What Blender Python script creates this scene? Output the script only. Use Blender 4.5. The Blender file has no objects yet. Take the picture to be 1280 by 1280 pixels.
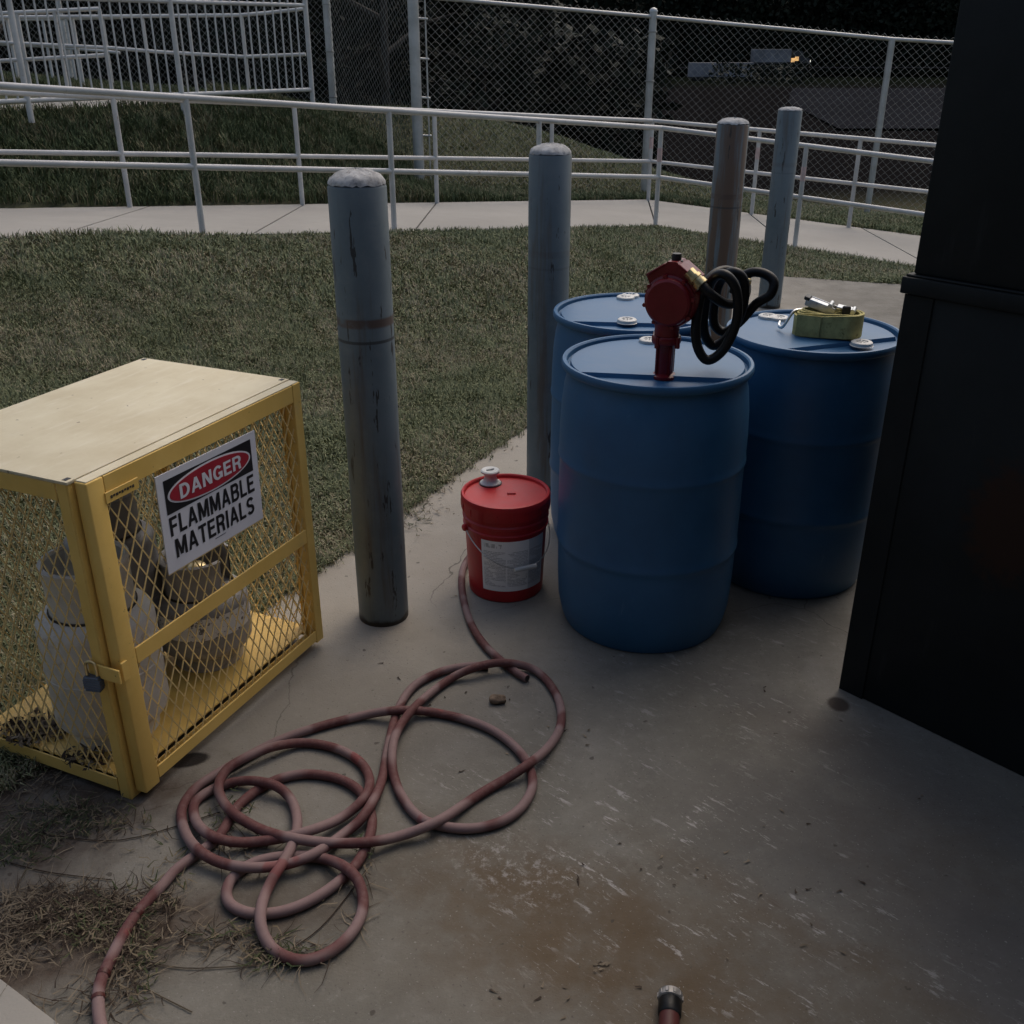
import bpy, bmesh, math, random
import numpy as np
from mathutils import Vector, Matrix
random.seed(7); RNG = np.random.default_rng(11)
PI = math.pi; rad = math.radians
S = bpy.context.scene; COL = S.collection

# ------------------------------------------------------------------ camera, sky, sun, exposure
CAM_H, PITCH, FPX = 1.76, rad(25.0), 1240.0
cd = bpy.data.cameras.new('camera'); cam = bpy.data.objects.new('camera', cd); COL.objects.link(cam)
cam.location = (0, 0, CAM_H); cam.rotation_euler = (PI/2-PITCH, 0, 0)
cd.sensor_width = 36; cd.lens = 36*FPX/1280; cd.clip_end = 3000; cd.clip_start = .05
S.camera = cam
SUN_AZ, SUN_EL = rad(26), rad(55)          # azimuth measured from +Y (camera forward) towards +X
W = bpy.data.worlds.new('World'); S.world = W; W.use_nodes = True
wt = W.node_tree; wt.nodes.clear()
wo = wt.nodes.new('ShaderNodeOutputWorld'); wb = wt.nodes.new('ShaderNodeBackground'); sk = wt.nodes.new('ShaderNodeTexSky')
sk.sky_type = 'NISHITA'; sk.sun_disc = False; sk.sun_elevation = SUN_EL; sk.sun_rotation = SUN_AZ
sk.air_density = 1.2; sk.dust_density = 5.0; sk.ozone_density = .8
wb.inputs[1].default_value = .12
wt.links.new(sk.outputs[0], wb.inputs[0]); wt.links.new(wb.outputs[0], wo.inputs[0])
sl = bpy.data.lights.new('sun', 'SUN'); sl.energy = .6; sl.angle = rad(50); sl.color = (1, .92, .82)
sun = bpy.data.objects.new('sun', sl); COL.objects.link(sun)
sd = Vector((math.sin(SUN_AZ)*math.cos(SUN_EL), math.cos(SUN_AZ)*math.cos(SUN_EL), math.sin(SUN_EL)))
sun.rotation_euler = sd.to_track_quat('Z', 'Y').to_euler(); sun.location = (0, 0, 12)
S.view_settings.view_transform = 'Standard'; S.view_settings.look = 'None'
S.view_settings.exposure = 0.27; S.view_settings.gamma = 1
S.cycles.max_bounces = 5; S.cycles.diffuse_bounces = 3; S.cycles.glossy_bounces = 3

# ------------------------------------------------------------------ photo pixel (1280 px frame) -> direction -> point on a known surface
_cp, _sp = math.cos(PITCH), math.sin(PITCH)
EYE = Vector((0, 0, CAM_H))
def ray(u, v):
    a, b = (u-640)/FPX, -(v-640)/FPX
    return Vector((a, _cp+b*_sp, -_sp+b*_cp))
def gnd(u, v, z=0.): d = ray(u, v); return EYE+d*((z-CAM_H)/d.z)
def atY(u, v, Y): d = ray(u, v); return EYE+d*(Y/d.y)
def proj_np(x, y, z):
    dz = z-CAM_H; dep = y*_cp-dz*_sp; up = y*_sp+dz*_cp
    dep = np.maximum(dep, 1e-3)
    return 640+FPX*x/dep, 640-FPX*up/dep, dep

# ------------------------------------------------------------------ materials
class NT:
    def __init__(s, name):
        s.m = bpy.data.materials.new(name); s.m.use_nodes = True; s.t = s.m.node_tree; s.n = s.t.nodes
        s.b = s.n['Principled BSDF']; s.geo = None; s.tc = None
    def new(s, k, **kw):
        n = s.n.new(k)
        for a, b in kw.items(): setattr(n, a, b)
        return n
    def link(s, a, b): s.t.links.new(a, b)
    def pos(s):
        if not s.geo: s.geo = s.new('ShaderNodeNewGeometry')
        return s.geo.outputs['Position']
    def island(s): s.pos(); return s.geo.outputs['Random Per Island']
    def obj(s):
        if not s.tc: s.tc = s.new('ShaderNodeTexCoord')
        return s.tc.outputs['Object']
    def orand(s):
        if not hasattr(s, 'oi'): s.oi = s.new('ShaderNodeObjectInfo')
        return s.oi.outputs['Random']
    def mapping(s, v, loc=(0,0,0), rot=(0,0,0), sc=(1,1,1), typ='POINT'):
        m = s.new('ShaderNodeMapping'); m.vector_type = typ; s.link(v, m.inputs[0])
        m.inputs['Location'].default_value = loc; m.inputs['Rotation'].default_value = rot; m.inputs['Scale'].default_value = sc
        return m.outputs[0]
    def noise(s, v, scale, detail=4, rough=.55, dist=0):
        n = s.new('ShaderNodeTexNoise'); s.link(v, n.inputs['Vector'])
        n.inputs['Scale'].default_value = scale; n.inputs['Detail'].default_value = detail
        n.inputs['Roughness'].default_value = rough; n.inputs['Distortion'].default_value = dist
        return n.outputs['Fac']
    def rng(s, v, a, b, c=0., d=1., smooth=True):
        n = s.new('ShaderNodeMapRange'); n.interpolation_type = 'SMOOTHSTEP' if smooth else 'LINEAR'
        s.link(v, n.inputs['Value'])
        for i, x in zip(('From Min','From Max','To Min','To Max'), (a,b,c,d)): n.inputs[i].default_value = x
        return n.outputs['Result']
    def math(s, op, a, b=None):
        n = s.new('ShaderNodeMath', operation=op)
        for i, x in enumerate((a, b)):
            if x is None: continue
            if isinstance(x, (int, float)): n.inputs[i].default_value = x
            else: s.link(x, n.inputs[i])
        return n.outputs[0]
    def mix(s, f, a, b, typ='MIX'):
        n = s.new('ShaderNodeMix', data_type='RGBA', blend_type=typ)
        for i, x in ((0, f), (6, a), (7, b)):
            if isinstance(x, (int, float)): n.inputs[i].default_value = x
            elif isinstance(x, tuple): n.inputs[i].default_value = (*x, 1) if len(x) == 3 else x
            else: s.link(x, n.inputs[i])
        return n.outputs[2]
    def blob(s, v, c, r, ang=0., soft=.5, warp=.0):
        """1 inside an ellipse, falling to 0 across its soft rim"""
        m = s.mapping(v, loc=(-c[0], -c[1], 0))
        m = s.mapping(m, rot=(0, 0, -ang)); m = s.mapping(m, sc=(1/r[0], 1/r[1], 0))
        n = s.new('ShaderNodeVectorMath', operation='LENGTH'); s.link(m, n.inputs[0]); L = n.outputs['Value']
        if warp:
            w = s.noise(v, 5/max(r), 4, .6); L = s.math('ADD', L, s.math('MULTIPLY', s.math('SUBTRACT', w, .5), warp))
        return s.rng(L, 1+soft, 1-soft)
    def sep(s, v):
        n = s.new('ShaderNodeSeparateXYZ'); s.link(v, n.inputs[0]); return n.outputs
    def bump(s, h, strength=.3, dist=.01):
        n = s.new('ShaderNodeBump'); n.inputs['Strength'].default_value = strength; n.inputs['Distance'].default_value = dist
        s.link(h, n.inputs['Height']); s.link(n.outputs[0], s.b.inputs['Normal'])
    def out(s, col, rough=.6, metal=0., spec=.4):
        for k, x in (('Base Color', col), ('Roughness', rough), ('Metallic', metal), ('Specular IOR Level', spec)):
            if isinstance(x, (int, float)): s.b.inputs[k].default_value = x
            elif isinstance(x, tuple): s.b.inputs[k].default_value = (*x, 1)
            else: s.link(x, s.b.inputs[k])
        return s.m

def plain(name, col, rough=.6, metal=0., var=.18, scale=14, bump=0., spots=None, spec=.4, bscale=None):
    """paint / plastic / metal with uneven tone, dirt spots and fine relief"""
    t = NT(name); o = t.obj()
    n = t.noise(o, scale, 5, .6)
    c = t.mix(t.rng(n, .3, .7), tuple(x*(1-var) for x in col), tuple(min(1, x*(1+var)) for x in col))
    if spots:
        sc, lo, hi, sc_col = spots
        c = t.mix(t.rng(t.noise(o, sc, 6, .7, .4), lo, hi), c, sc_col)
    if bump: t.bump(t.noise(o, bscale or scale*6, 4), bump, .004)
    r = t.rng(n, .2, .8, max(.05, rough-.1), min(1, rough+.1))
    return t.out(c, r, metal, spec)

M = {}
def make_concrete_pad():
    t = NT('pad_concrete'); p = t.pos()
    n1 = t.noise(p, 1.3, 6, .6); n2 = t.noise(p, 7, 6, .65); n3 = t.noise(p, 160, 3, .7)
    c = t.mix(t.rng(n1, .3, .7), (.124, .116, .097), (.176, .166, .144))
    c = t.mix(t.rng(n2, .35, .75, 0, .55), c, (.118, .110, .095))
    c = t.mix(t.rng(t.noise(p, 34, 5, .75), .5, .75, 0, .35), c, (.25, .24, .217))
    c = t.mix(t.rng(t.noise(p, 75, 4, .7), .55, .75, 0, .35), c, (.078, .072, .062))
    c = t.mix(t.rng(t.noise(p, 3.1, 5, .7, .6), .5, .72, 0, .4), c, (.22, .212, .195))
    # warm, cleaner concrete along the lawn edge
    c = t.mix(t.math('MULTIPLY', t.blob(p, (.25, 5.2), (1.2, 3.4), -rad(28), .4), .7), c, (.33, .30, .255))
    # rust-brown staining
    for ce, r, a, k in (((.2, 1.56), (.36, .19), -.5, .85), ((-.02, 1.70), (.34, .17), -.6, .55), ((.02, 1.45), (.4, .12), -.2, .3), ((.62, 1.62), (.42, .05), -.7, .5), ((.50, 1.45), (.5, .2), -.5, .4), ((1.0, 1.75), (.25, .32), 0, .5), ((.85, 2.3), (.2, .08), -.4, .3)):
        f = t.math('MULTIPLY', t.blob(p, ce, r, a, .6, 1.1), t.rng(t.noise(p, 9, 5, .65), .3, .7, .35, 1))
        c = t.mix(t.math('MULTIPLY', f, k), c, (.092, .064, .037))
    # darker grey patches
    for ce, r, a, k in (((.75, 1.9), (.35, .25), -.6, .5), ((1.05, 1.5), (.18, .2), 0, .7), ((-.2, 2.3), (.4, .2), .4, .3), ((.95, 2.2), (.5, .12), -.84, .5)):
        c = t.mix(t.math('MULTIPLY', t.blob(p, ce, r, a, .7, .8), k), c, (.085, .08, .077))
    # pale scrape marks, all dragged the same way
    a = rad(-42)
    rot = t.mapping(p, rot=(0, 0, -a))
    st = t.noise(t.mapping(rot, sc=(11, 40, 0)), 1.0, 5, .75)
    st2 = t.noise(t.mapping(rot, sc=(22, 120, 0), loc=(3, 8, 0)), 1.0, 3, .7)
    zone = t.blob(p, (.35, 1.78), (.62, .36), -.75, .75, .5)
    zone2 = t.math('MULTIPLY', t.blob(p, (.75, 2.6), (.5, .5), 0, .6, .5), .55)
    zone = t.math('MULTIPLY', t.math('MAXIMUM', zone, zone2), t.rng(t.noise(p, 6.5, 3, .6), .42, .56))
    f = t.math('MULTIPLY', t.math('MAXIMUM', t.rng(st, .565, .64), t.math('MULTIPLY', t.rng(st2, .645, .69), .8)), zone)
    c = t.mix(t.math('MULTIPLY', f, .8), c, (.36, .345, .33))
    st3 = t.noise(t.mapping(rot, sc=(38, 62, 0), loc=(1, 4, 0)), 1.0, 4, .7)
    c = t.mix(t.math('MULTIPLY', t.math('MULTIPLY', t.rng(st3, .63, .68), zone), .6), c, (.33, .315, .30))
    pw = t.math('MULTIPLY', t.blob(p, (.0, 1.78), (.16, .09), -.5, .6, .9), t.rng(t.noise(p, 40, 4, .8), .5, .66, 0, .5))
    c = t.mix(pw, c, (.37, .355, .345))
    dk = t.noise(t.mapping(rot, sc=(5, 38, 0), loc=(7, 1, 0)), 1.0, 4, .7)
    c = t.mix(t.math('MULTIPLY', t.rng(dk, .64, .7), t.math('MULTIPLY', zone, .6)), c, (.09, .07, .055))
    # hairline cracks and pits
    vo = t.new('ShaderNodeTexVoronoi', feature='DISTANCE_TO_EDGE'); vo.inputs['Scale'].default_value = .55
    wv = t.new('ShaderNodeVectorMath', operation='ADD'); t.link(p, wv.inputs[0])
    nz = t.new('ShaderNodeTexNoise'); nz.inputs['Scale'].default_value = 2.2; nz.inputs['Detail'].default_value = 6; t.link(p, nz.inputs['Vector'])
    sc_ = t.new('ShaderNodeVectorMath', operation='SCALE'); sc_.inputs['Scale'].default_value = .5; t.link(nz.outputs['Color'], sc_.inputs[0]); t.link(sc_.outputs[0], wv.inputs[1]); t.link(wv.outputs[0], vo.inputs['Vector'])
    crack = t.math('MULTIPLY', t.rng(vo.outputs['Distance'], .0022, .0008), t.rng(t.noise(p, 1.1, 3), .45, .6))
    c = t.mix(t.math('MULTIPLY', crack, .65), c, (.045, .04, .034))
    c = t.mix(t.rng(t.noise(p, 110, 2, .5), .66, .72, 0, .55), c, (.06, .055, .047))
    c = t.mix(t.rng(t.noise(p, 140, 2, .5), .67, .73, 0, .5), c, (.30, .29, .27))
    # dark specks, the oil spot by the cage and the one by the container
    c = t.mix(t.rng(t.noise(p, 30, 2, .4), .735, .76, 0, .7), c, (.05, .042, .035))
    c = t.mix(t.blob(p, (-.885, 2.17), (.055, .03), .3, .18, .25), c, (.012, .011, .010))
    c = t.mix(t.math('MULTIPLY', t.blob(p, (.968, 2.425), (.031, .036), 0, .22), .9), c, (.035, .026, .021))
    # soil washed over the slab beside the cage
    f = t.math('MAXIMUM', t.blob(p, (-1.02, 1.55), (.42, .12), .25, .5, 1.1), t.blob(p, (-1.25, 1.9), (.42, .22), .5, .4, .9))
    f = t.math('MAXIMUM', f, t.math('MULTIPLY', t.blob(p, (-.62, 1.62), (.3, .1), .3, .6, 1.2), .7))
    c = t.mix(t.math('MULTIPLY', f, t.rng(n2, .3, .65, .5, 1.)), c, (.062, .044, .032))
    t.bump(t.math('ADD', t.math('MULTIPLY', n3, .5), n2), .45, .007)
    return t.out(c, t.rng(n2, .3, .7, .72, .92), 0, .25)
M['pad'] = make_concrete_pad()
def make_walk():
    t = NT('sidewalk_concrete'); p = t.pos()
    n1 = t.noise(p, .9, 6, .6); n2 = t.noise(p, 9, 5, .65)
    c = t.mix(t.rng(n1, .3, .7), (.25, .238, .215), (.312, .297, .268))
    c = t.mix(t.rng(n2, .45, .75, 0, .5), c, (.25, .236, .213))
    c = t.mix(t.math('MULTIPLY', t.orand(), .3), c, (.27, .256, .235))
    t.bump(t.noise(p, 120, 3), .25, .005)
    return t.out(c, .85, 0, .25)
M['walk'] = make_walk()
def make_soil():
    t = NT('lawn_soil'); p = t.pos(); y = t.sep(p)
    n1 = t.noise(p, .7, 6, .6); n2 = t.noise(p, 12, 5, .7)
    c = t.mix(t.rng(n1, .35, .65), (.085, .078, .05), (.07, .075, .045))
    c = t.mix(t.rng(n2, .4, .7, 0, .7), c, (.05, .047, .03))
    c = t.mix(t.rng(y[1], 20, 30), c, (.0078, .0072, .0074))       # bare field beyond the fence, near-black with its shade in the colour
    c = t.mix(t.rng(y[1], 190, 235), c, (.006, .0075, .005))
    t.bump(n2, .6, .03)
    return t.out(c, .95, 0, .0)
M['soil'] = make_soil()
def make_blade(name, a, b, dead, pd):
    t = NT(name); i = t.island(); p = t.pos()
    c = t.mix(t.math('ADD', t.math('MULTIPLY', i, .55), t.rng(t.noise(p, 7, 4, .65), .3, .7, 0, .45)), a, b)
    h = t.math('FRACT', t.math('MULTIPLY', i, 37.3))
    pn = t.rng(t.noise(p, 1.6, 5, .65), .35, .65, -.3, .3)
    c = t.mix(t.rng(t.math('ADD', h, pn), 1-pd-.1, 1-pd+.1), c, dead)
    t.b.inputs['Subsurface Weight'].default_value = 0
    return t.out(c, .75, 0, .15)
M['grass'] = make_blade('grass_blades', (.098, .118, .060), (.235, .25, .14), (.28, .245, .165), .25)
M['grass_green'] = make_blade('bank_grass_blades', (.040, .058, .026), (.095, .118, .056), (.16, .145, .085), .2)
M['grass_pale'] = make_blade('mound_grass_blades', (.11, .13, .065), (.19, .21, .115), (.25, .225, .14), .25)
M['straw'] = make_blade('dry_straw', (.085, .066, .046), (.22, .18, .13), (.042, .03, .022), .42)
M['weed'] = make_blade('creeping_weed', (.03, .045, .02), (.07, .075, .035), (.15, .12, .08), .3)
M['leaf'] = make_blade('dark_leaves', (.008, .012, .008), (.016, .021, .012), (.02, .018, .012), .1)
M['bark'] = plain('bark', (.05, .042, .034), .9, 0, .3, 8, .5)

def make_yellow():
    t = NT('yellow_paint'); o = t.obj(); p = t.pos()
    n = t.noise(o, 5, 5, .6)
    c = t.mix(t.rng(n, .3, .7), (.70, .455, .115), (.80, .54, .155))
    c = t.mix(t.rng(t.noise(o, 45, 5, .75), .66, .72, 0, .85), c, (.14, .07, .03))
    c = t.mix(t.rng(t.noise(o, 11, 5, .7), .55, .8, 0, .45), c, (.55, .42, .20))
    t.bump(t.noise(o, 60, 3), .12, .003)
    return t.out(c, t.rng(n, .2, .8, .42, .6), 0, .4)
M['yellow'] = make_yellow()
M['mesh'] = plain('edge_lit_yellow_mesh', (.76, .57, .25), .5, 0, .15, 9, 0, (24, .62, .74, (.42, .26, .10)))  # paler than the frame: light caught on strand edges put into the colour
def make_top():
    t = NT('chalky_yellow_paint'); o = t.obj()
    n = t.noise(o, 4, 6, .65); d = t.noise(t.mapping(o, rot=(0, 0, .9), sc=(6, 40, 10)), 1, 4, .7)
    c = t.mix(t.rng(n, .3, .7), (.50, .43, .28), (.60, .54, .38))
    c = t.mix(t.rng(d, .5, .75, 0, .4), c, (.68, .64, .52))
    c = t.mix(t.rng(t.noise(o, 38, 2, .5), .72, .75, 0, .7), c, (.16, .12, .08))
    c = t.mix(t.rng(t.noise(o, 17, 6, .75), .60, .70, 0, .22), c, (.40, .31, .15))
    t.bump(n, .1, .004)
    return t.out(c, .55, 0, .4)
M['top'] = make_top()
def make_bollard(name, rust, zb=1.03, kb=1.):
    t = NT(name); o = t.obj()
    sh = t.new('ShaderNodeVectorMath', operation='ADD'); t.link(o, sh.inputs[0])
    rr = t.new('ShaderNodeCombineXYZ'); q = t.math('MULTIPLY', t.orand(), 23.); t.link(q, rr.inputs[0]); t.link(q, rr.inputs[2]); t.link(rr.outputs[0], sh.inputs[1])
    v = sh.outputs[0]; z = t.sep(o)[2]
    n = t.noise(v, 3, 5, .6)
    c = t.mix(t.rng(n, .3, .7), (.092, .120, .134), (.132, .162, .176))
    c = t.mix(t.rng(t.noise(v, 22, 4, .7), .45, .8, 0, .4), c, (.165, .182, .186))
    s = t.noise(t.mapping(v, sc=(16, 16, 1.1)), 1, 5, .65)
    c = t.mix(t.rng(s, .53-rust*.14, .68-rust*.12, 0, .6+.35*rust), c, (.078+.03*rust, .058+.006*rust, .044-.006*rust))
    s2 = t.noise(t.mapping(v, sc=(34, 34, 5)), 1, 4, .7)
    c = t.mix(t.rng(s2, .63, .66, 0, .9), c, (.02, .017, .015))
    bnd = t.math('MULTIPLY', t.rng(z, zb-.018, zb-.008), t.rng(z, zb+.017, zb+.009))
    c = t.mix(t.math('MULTIPLY', bnd, t.rng(t.noise(v, 14, 4), .35, .55, .2*kb, .9*kb)), c, (.075, .045, .032))
    bn2 = t.math('MULTIPLY', t.rng(z, zb-.062, zb-.059), t.rng(z, zb-.050, zb-.053))
    c = t.mix(t.math('MULTIPLY', bn2, .85*kb), c, (.03, .03, .03))
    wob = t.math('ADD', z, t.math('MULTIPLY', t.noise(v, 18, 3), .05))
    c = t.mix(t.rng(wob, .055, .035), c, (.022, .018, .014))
    t.bump(n, .15, .004)
    return t.out(c, .5, .0, .4)
M['bollard'] = make_bollard('bollard_paint', .0)
M['bollard_plain'] = make_bollard('pale_bollard_paint', .1, 1.02, .25)
M['bollard_rusty'] = make_bollard('rust_streaked_bollard_paint', 1.0, 1.05, .8)
M['cap'] = plain('rough_mortar', (.36, .36, .355), .95, 0, .3, 26, 1.0, (50, .52, .68, (.25, .24, .23)), .15, 40)
def make_blue():
    t = NT('blue_polyethylene'); o = t.obj()
    n = t.noise(o, 6, 5, .6)
    c = t.mix(t.rng(n, .3, .7), (.020, .094, .205), (.027, .114, .24))
    c = t.mix(t.rng(t.noise(t.mapping(o, sc=(30, 30, 8)), 1, 5, .75), .62, .8, 0, .4), c, (.12, .21, .33))
    t.bump(t.noise(o, 90, 2), .05, .002)
    return t.out(c, t.rng(n, .2, .8, .40, .54), 0, .45)
M['blue'] = make_blue()
M['white_plastic'] = plain('white_plastic', (.55, .55, .53), .4, 0, .08, 20, 0, (50, .6, .72, (.36, .35, .33)))
M['grey_plastic'] = plain('grey_plastic', (.30, .31, .31), .5)
M['red_plastic'] = plain('red_plastic', (.40, .014, .018), .42, 0, .12, 9, .08, (30, .63, .74, (.16, .015, .016)))
M['red_paint'] = plain('red_enamel', (.15, .006, .010), .36, 0, .12, 14, .15, (60, .66, .74, (.08, .01, .01)))
M['black_rubber'] = plain('black_rubber', (.006, .006, .0065), .45, 0, .25, 20, .1, None, .25)
M['black_plastic'] = plain('black_plastic', (.015, .015, .016), .5)
M['brass'] = plain('brass', (.62, .50, .27), .38, .9, .2, 40)
M['steel'] = plain('zinc_steel', (.62, .63, .64), .32, .95, .15, 30, 0, (50, .62, .75, (.2, .17, .14)))
M['dull_steel'] = plain('tarnished_steel', (.30, .29, .28), .6, .8, .3, 60)
M['wire'] = plain('steel_wire', (.48, .48, .47), .4, .8)
M['web'] = plain('olive_webbing', (.40, .355, .15), .85, 0, .25, 30, .4, (26, .58, .72, (.07, .06, .02)), .2, 300)
M['galv'] = plain('galvanised_pipe', (.44, .44, .43), .48, .55, .15, 5)
M['galvwire'] = plain('galvanised_wire', (.30, .30, .285), .6, .4, .2, 3)
M['white_pipe'] = plain('white_painted_pipe', (.47, .46, .44), .45, 0, .12, 4, 0, (22, .6, .72, (.28, .23, .19)))
M['red_mark'] = plain('red_paint_mark', (.52, .38, .355), .6)
M['tank_white'] = plain('white_tank_paint', (.66, .63, .59), .55, 0, .12, 6, .05, (12, .56, .75, (.30, .25, .21)))
M['tank_grey'] = plain('grey_tank_paint', (.20, .195, .20), .45, 0, .2, 6, .05, (14, .56, .72, (.34, .33, .32)))
M['tank_tan'] = plain('weathered_tank_paint', (.33, .32, .315), .5, 0, .15, 7, .1, (9, .55, .72, (.17, .16, .155)))
def make_flake():
    t = NT('flaking_label'); o = t.obj()
    c = t.mix(t.rng(t.noise(o, 55, 4, .7), .56, .60), (.80, .78, .76), (.16, .15, .145))
    return t.out(c, .7)
M['flake'] = make_flake()
M['sign_white'] = plain('sign_white', (.66, .66, .70), .45, 0, .04, 8)
M['sign_black'] = plain('sign_black', (.012, .012, .014), .5)
M['sign_red'] = plain('sign_red', (.34, .02, .035), .5, 0, .08)
M['sign_edge'] = plain('sign_edge', (.55, .42, .20), .6)
M['lock'] = plain('laminated_lock_steel', (.11, .13, .165), .45, .6, .2, 40)
def make_hose():
    t = NT('faded_red_hose'); o = t.pos()
    n = t.noise(o, 7, 1, .4); n2 = t.noise(o, 60, 4, .7)
    c = t.mix(t.rng(n, .45, .55), (.108, .042, .041), (.205, .138, .135))
    c = t.mix(t.rng(n2, .4, .75, 0, .5), c, (.17, .105, .10))
    c = t.mix(t.rng(t.noise(o, 9, 2), .64, .68, 0, .6), c, (.19, .045, .045))
    t.bump(n2, .1, .002)
    return t.out(c, .7, 0, .25)
M['hose'] = make_hose()
M['hose_dark'] = plain('dark_red_hose', (.07, .014, .012), .6)
def make_container():
    t = NT('black_container_paint'); o = t.obj(); p = t.pos()
    n = t.noise(o, 3, 6, .65)
    c = t.mix(t.rng(n, .3, .7), (.0045, .0066, .0078), (.0092, .012, .0136))
    c = t.mix(t.rng(t.noise(t.mapping(o, sc=(14, 14, 2)), 1, 5, .7), .6, .75, 0, .6), c, (.020, .0235, .025))
    v = t.mapping(o, rot=(PI/2, 0, 0))
    c = t.mix(t.blob(v, (.37, -.68), (.10, .15), 0, .3, 1.4), c, (.022, .0095, .0055))
    t.bump(n, .25, .01)
    return t.out(c, .6, 0, .2)
M['container'] = make_container()
def make_label():
    t = NT('printed_pail_label'); o = t.tc or t.new('ShaderNodeTexCoord'); uv = o.outputs['UV']; x, y, z = t.sep(uv)
    # uv: x 0..1 across the label, y 0..1 up it
    rows = t.math('FRACT', t.math('MULTIPLY', y, 34.))
    words = t.noise(t.mapping(uv, sc=(60, 34, 1)), 1, 2, .8)
    ink = t.math('MULTIPLY', t.rng(rows, .38, .48), t.rng(words, .40, .46))
    colgap = t.math('MULTIPLY', t.rng(t.math('ABSOLUTE', t.math('SUBTRACT', x, .37)), .008, .014), t.rng(t.math('ABSOLUTE', t.math('SUBTRACT', x, .70)), .008, .014))
    edge = t.math('MULTIPLY', t.math('MULTIPLY', t.rng(x, .03, .035), t.rng(x, .97, .965)), t.math('MULTIPLY', t.rng(y, .08, .09), t.rng(y, .80, .79)))
    blk = t.rng(t.noise(t.mapping(uv, sc=(4, 9, 1)), 1, 1, .3), .40, .43)
    ink = t.math('MULTIPLY', t.math('MULTIPLY', ink, edge), t.math('MULTIPLY', colgap, blk))
    head = t.math('MULTIPLY', t.math('MULTIPLY', t.rng(y, .86, .87), t.rng(y, .95, .94)), t.math('MULTIPLY', t.rng(x, .04, .05), t.rng(x, .34, .33)))
    ink = t.math('MAXIMUM', ink, t.math('MULTIPLY', head, t.rng(t.noise(t.mapping(uv, sc=(50, 6, 1)), 1, 1), .46, .5)))
    tint = t.mix(t.rng(x, .695, .705), (.88, .88, .88), (.60, .61, .64))
    c = t.mix(t.math('MULTIPLY', ink, .5), tint, (.10, .10, .11))
    return t.out(c, .5)
M['label'] = make_label()
M['stone'] = plain('brown_stone', (.16, .115, .08), .9, 0, .4, 30, .8)
M['asphalt'] = plain('asphalt', (.015, .0155, .018), .95, 0, .15, .08, 0., None, .0)  # near-black: shade over the far yard put into the colour
M['truck_white'] = plain('white_truck_box', (.16, .16, .175), .6, 0, .3, .35)
M['truck_dark'] = plain('dark_truck_cab', (.03, .03, .035), .4)
M['shade_wall'] = plain('shade_block_siding', (.12, .115, .11), .8, 0, .12, 3, .2)
def emit(name, col, e):
    m = bpy.data.materials.new(name); m.use_nodes = True; b = m.node_tree.nodes['Principled BSDF']
    b.inputs['Base Color'].default_value = (*col, 1); b.inputs['Emission Color'].default_value = (*col, 1); b.inputs['Emission Strength'].default_value = e
    return m
M['amber'] = emit('amber_lamp', (1, .55, .2), .6); M['headlight'] = emit('headlight_lamp', (1, .93, .8), 1.2)

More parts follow.
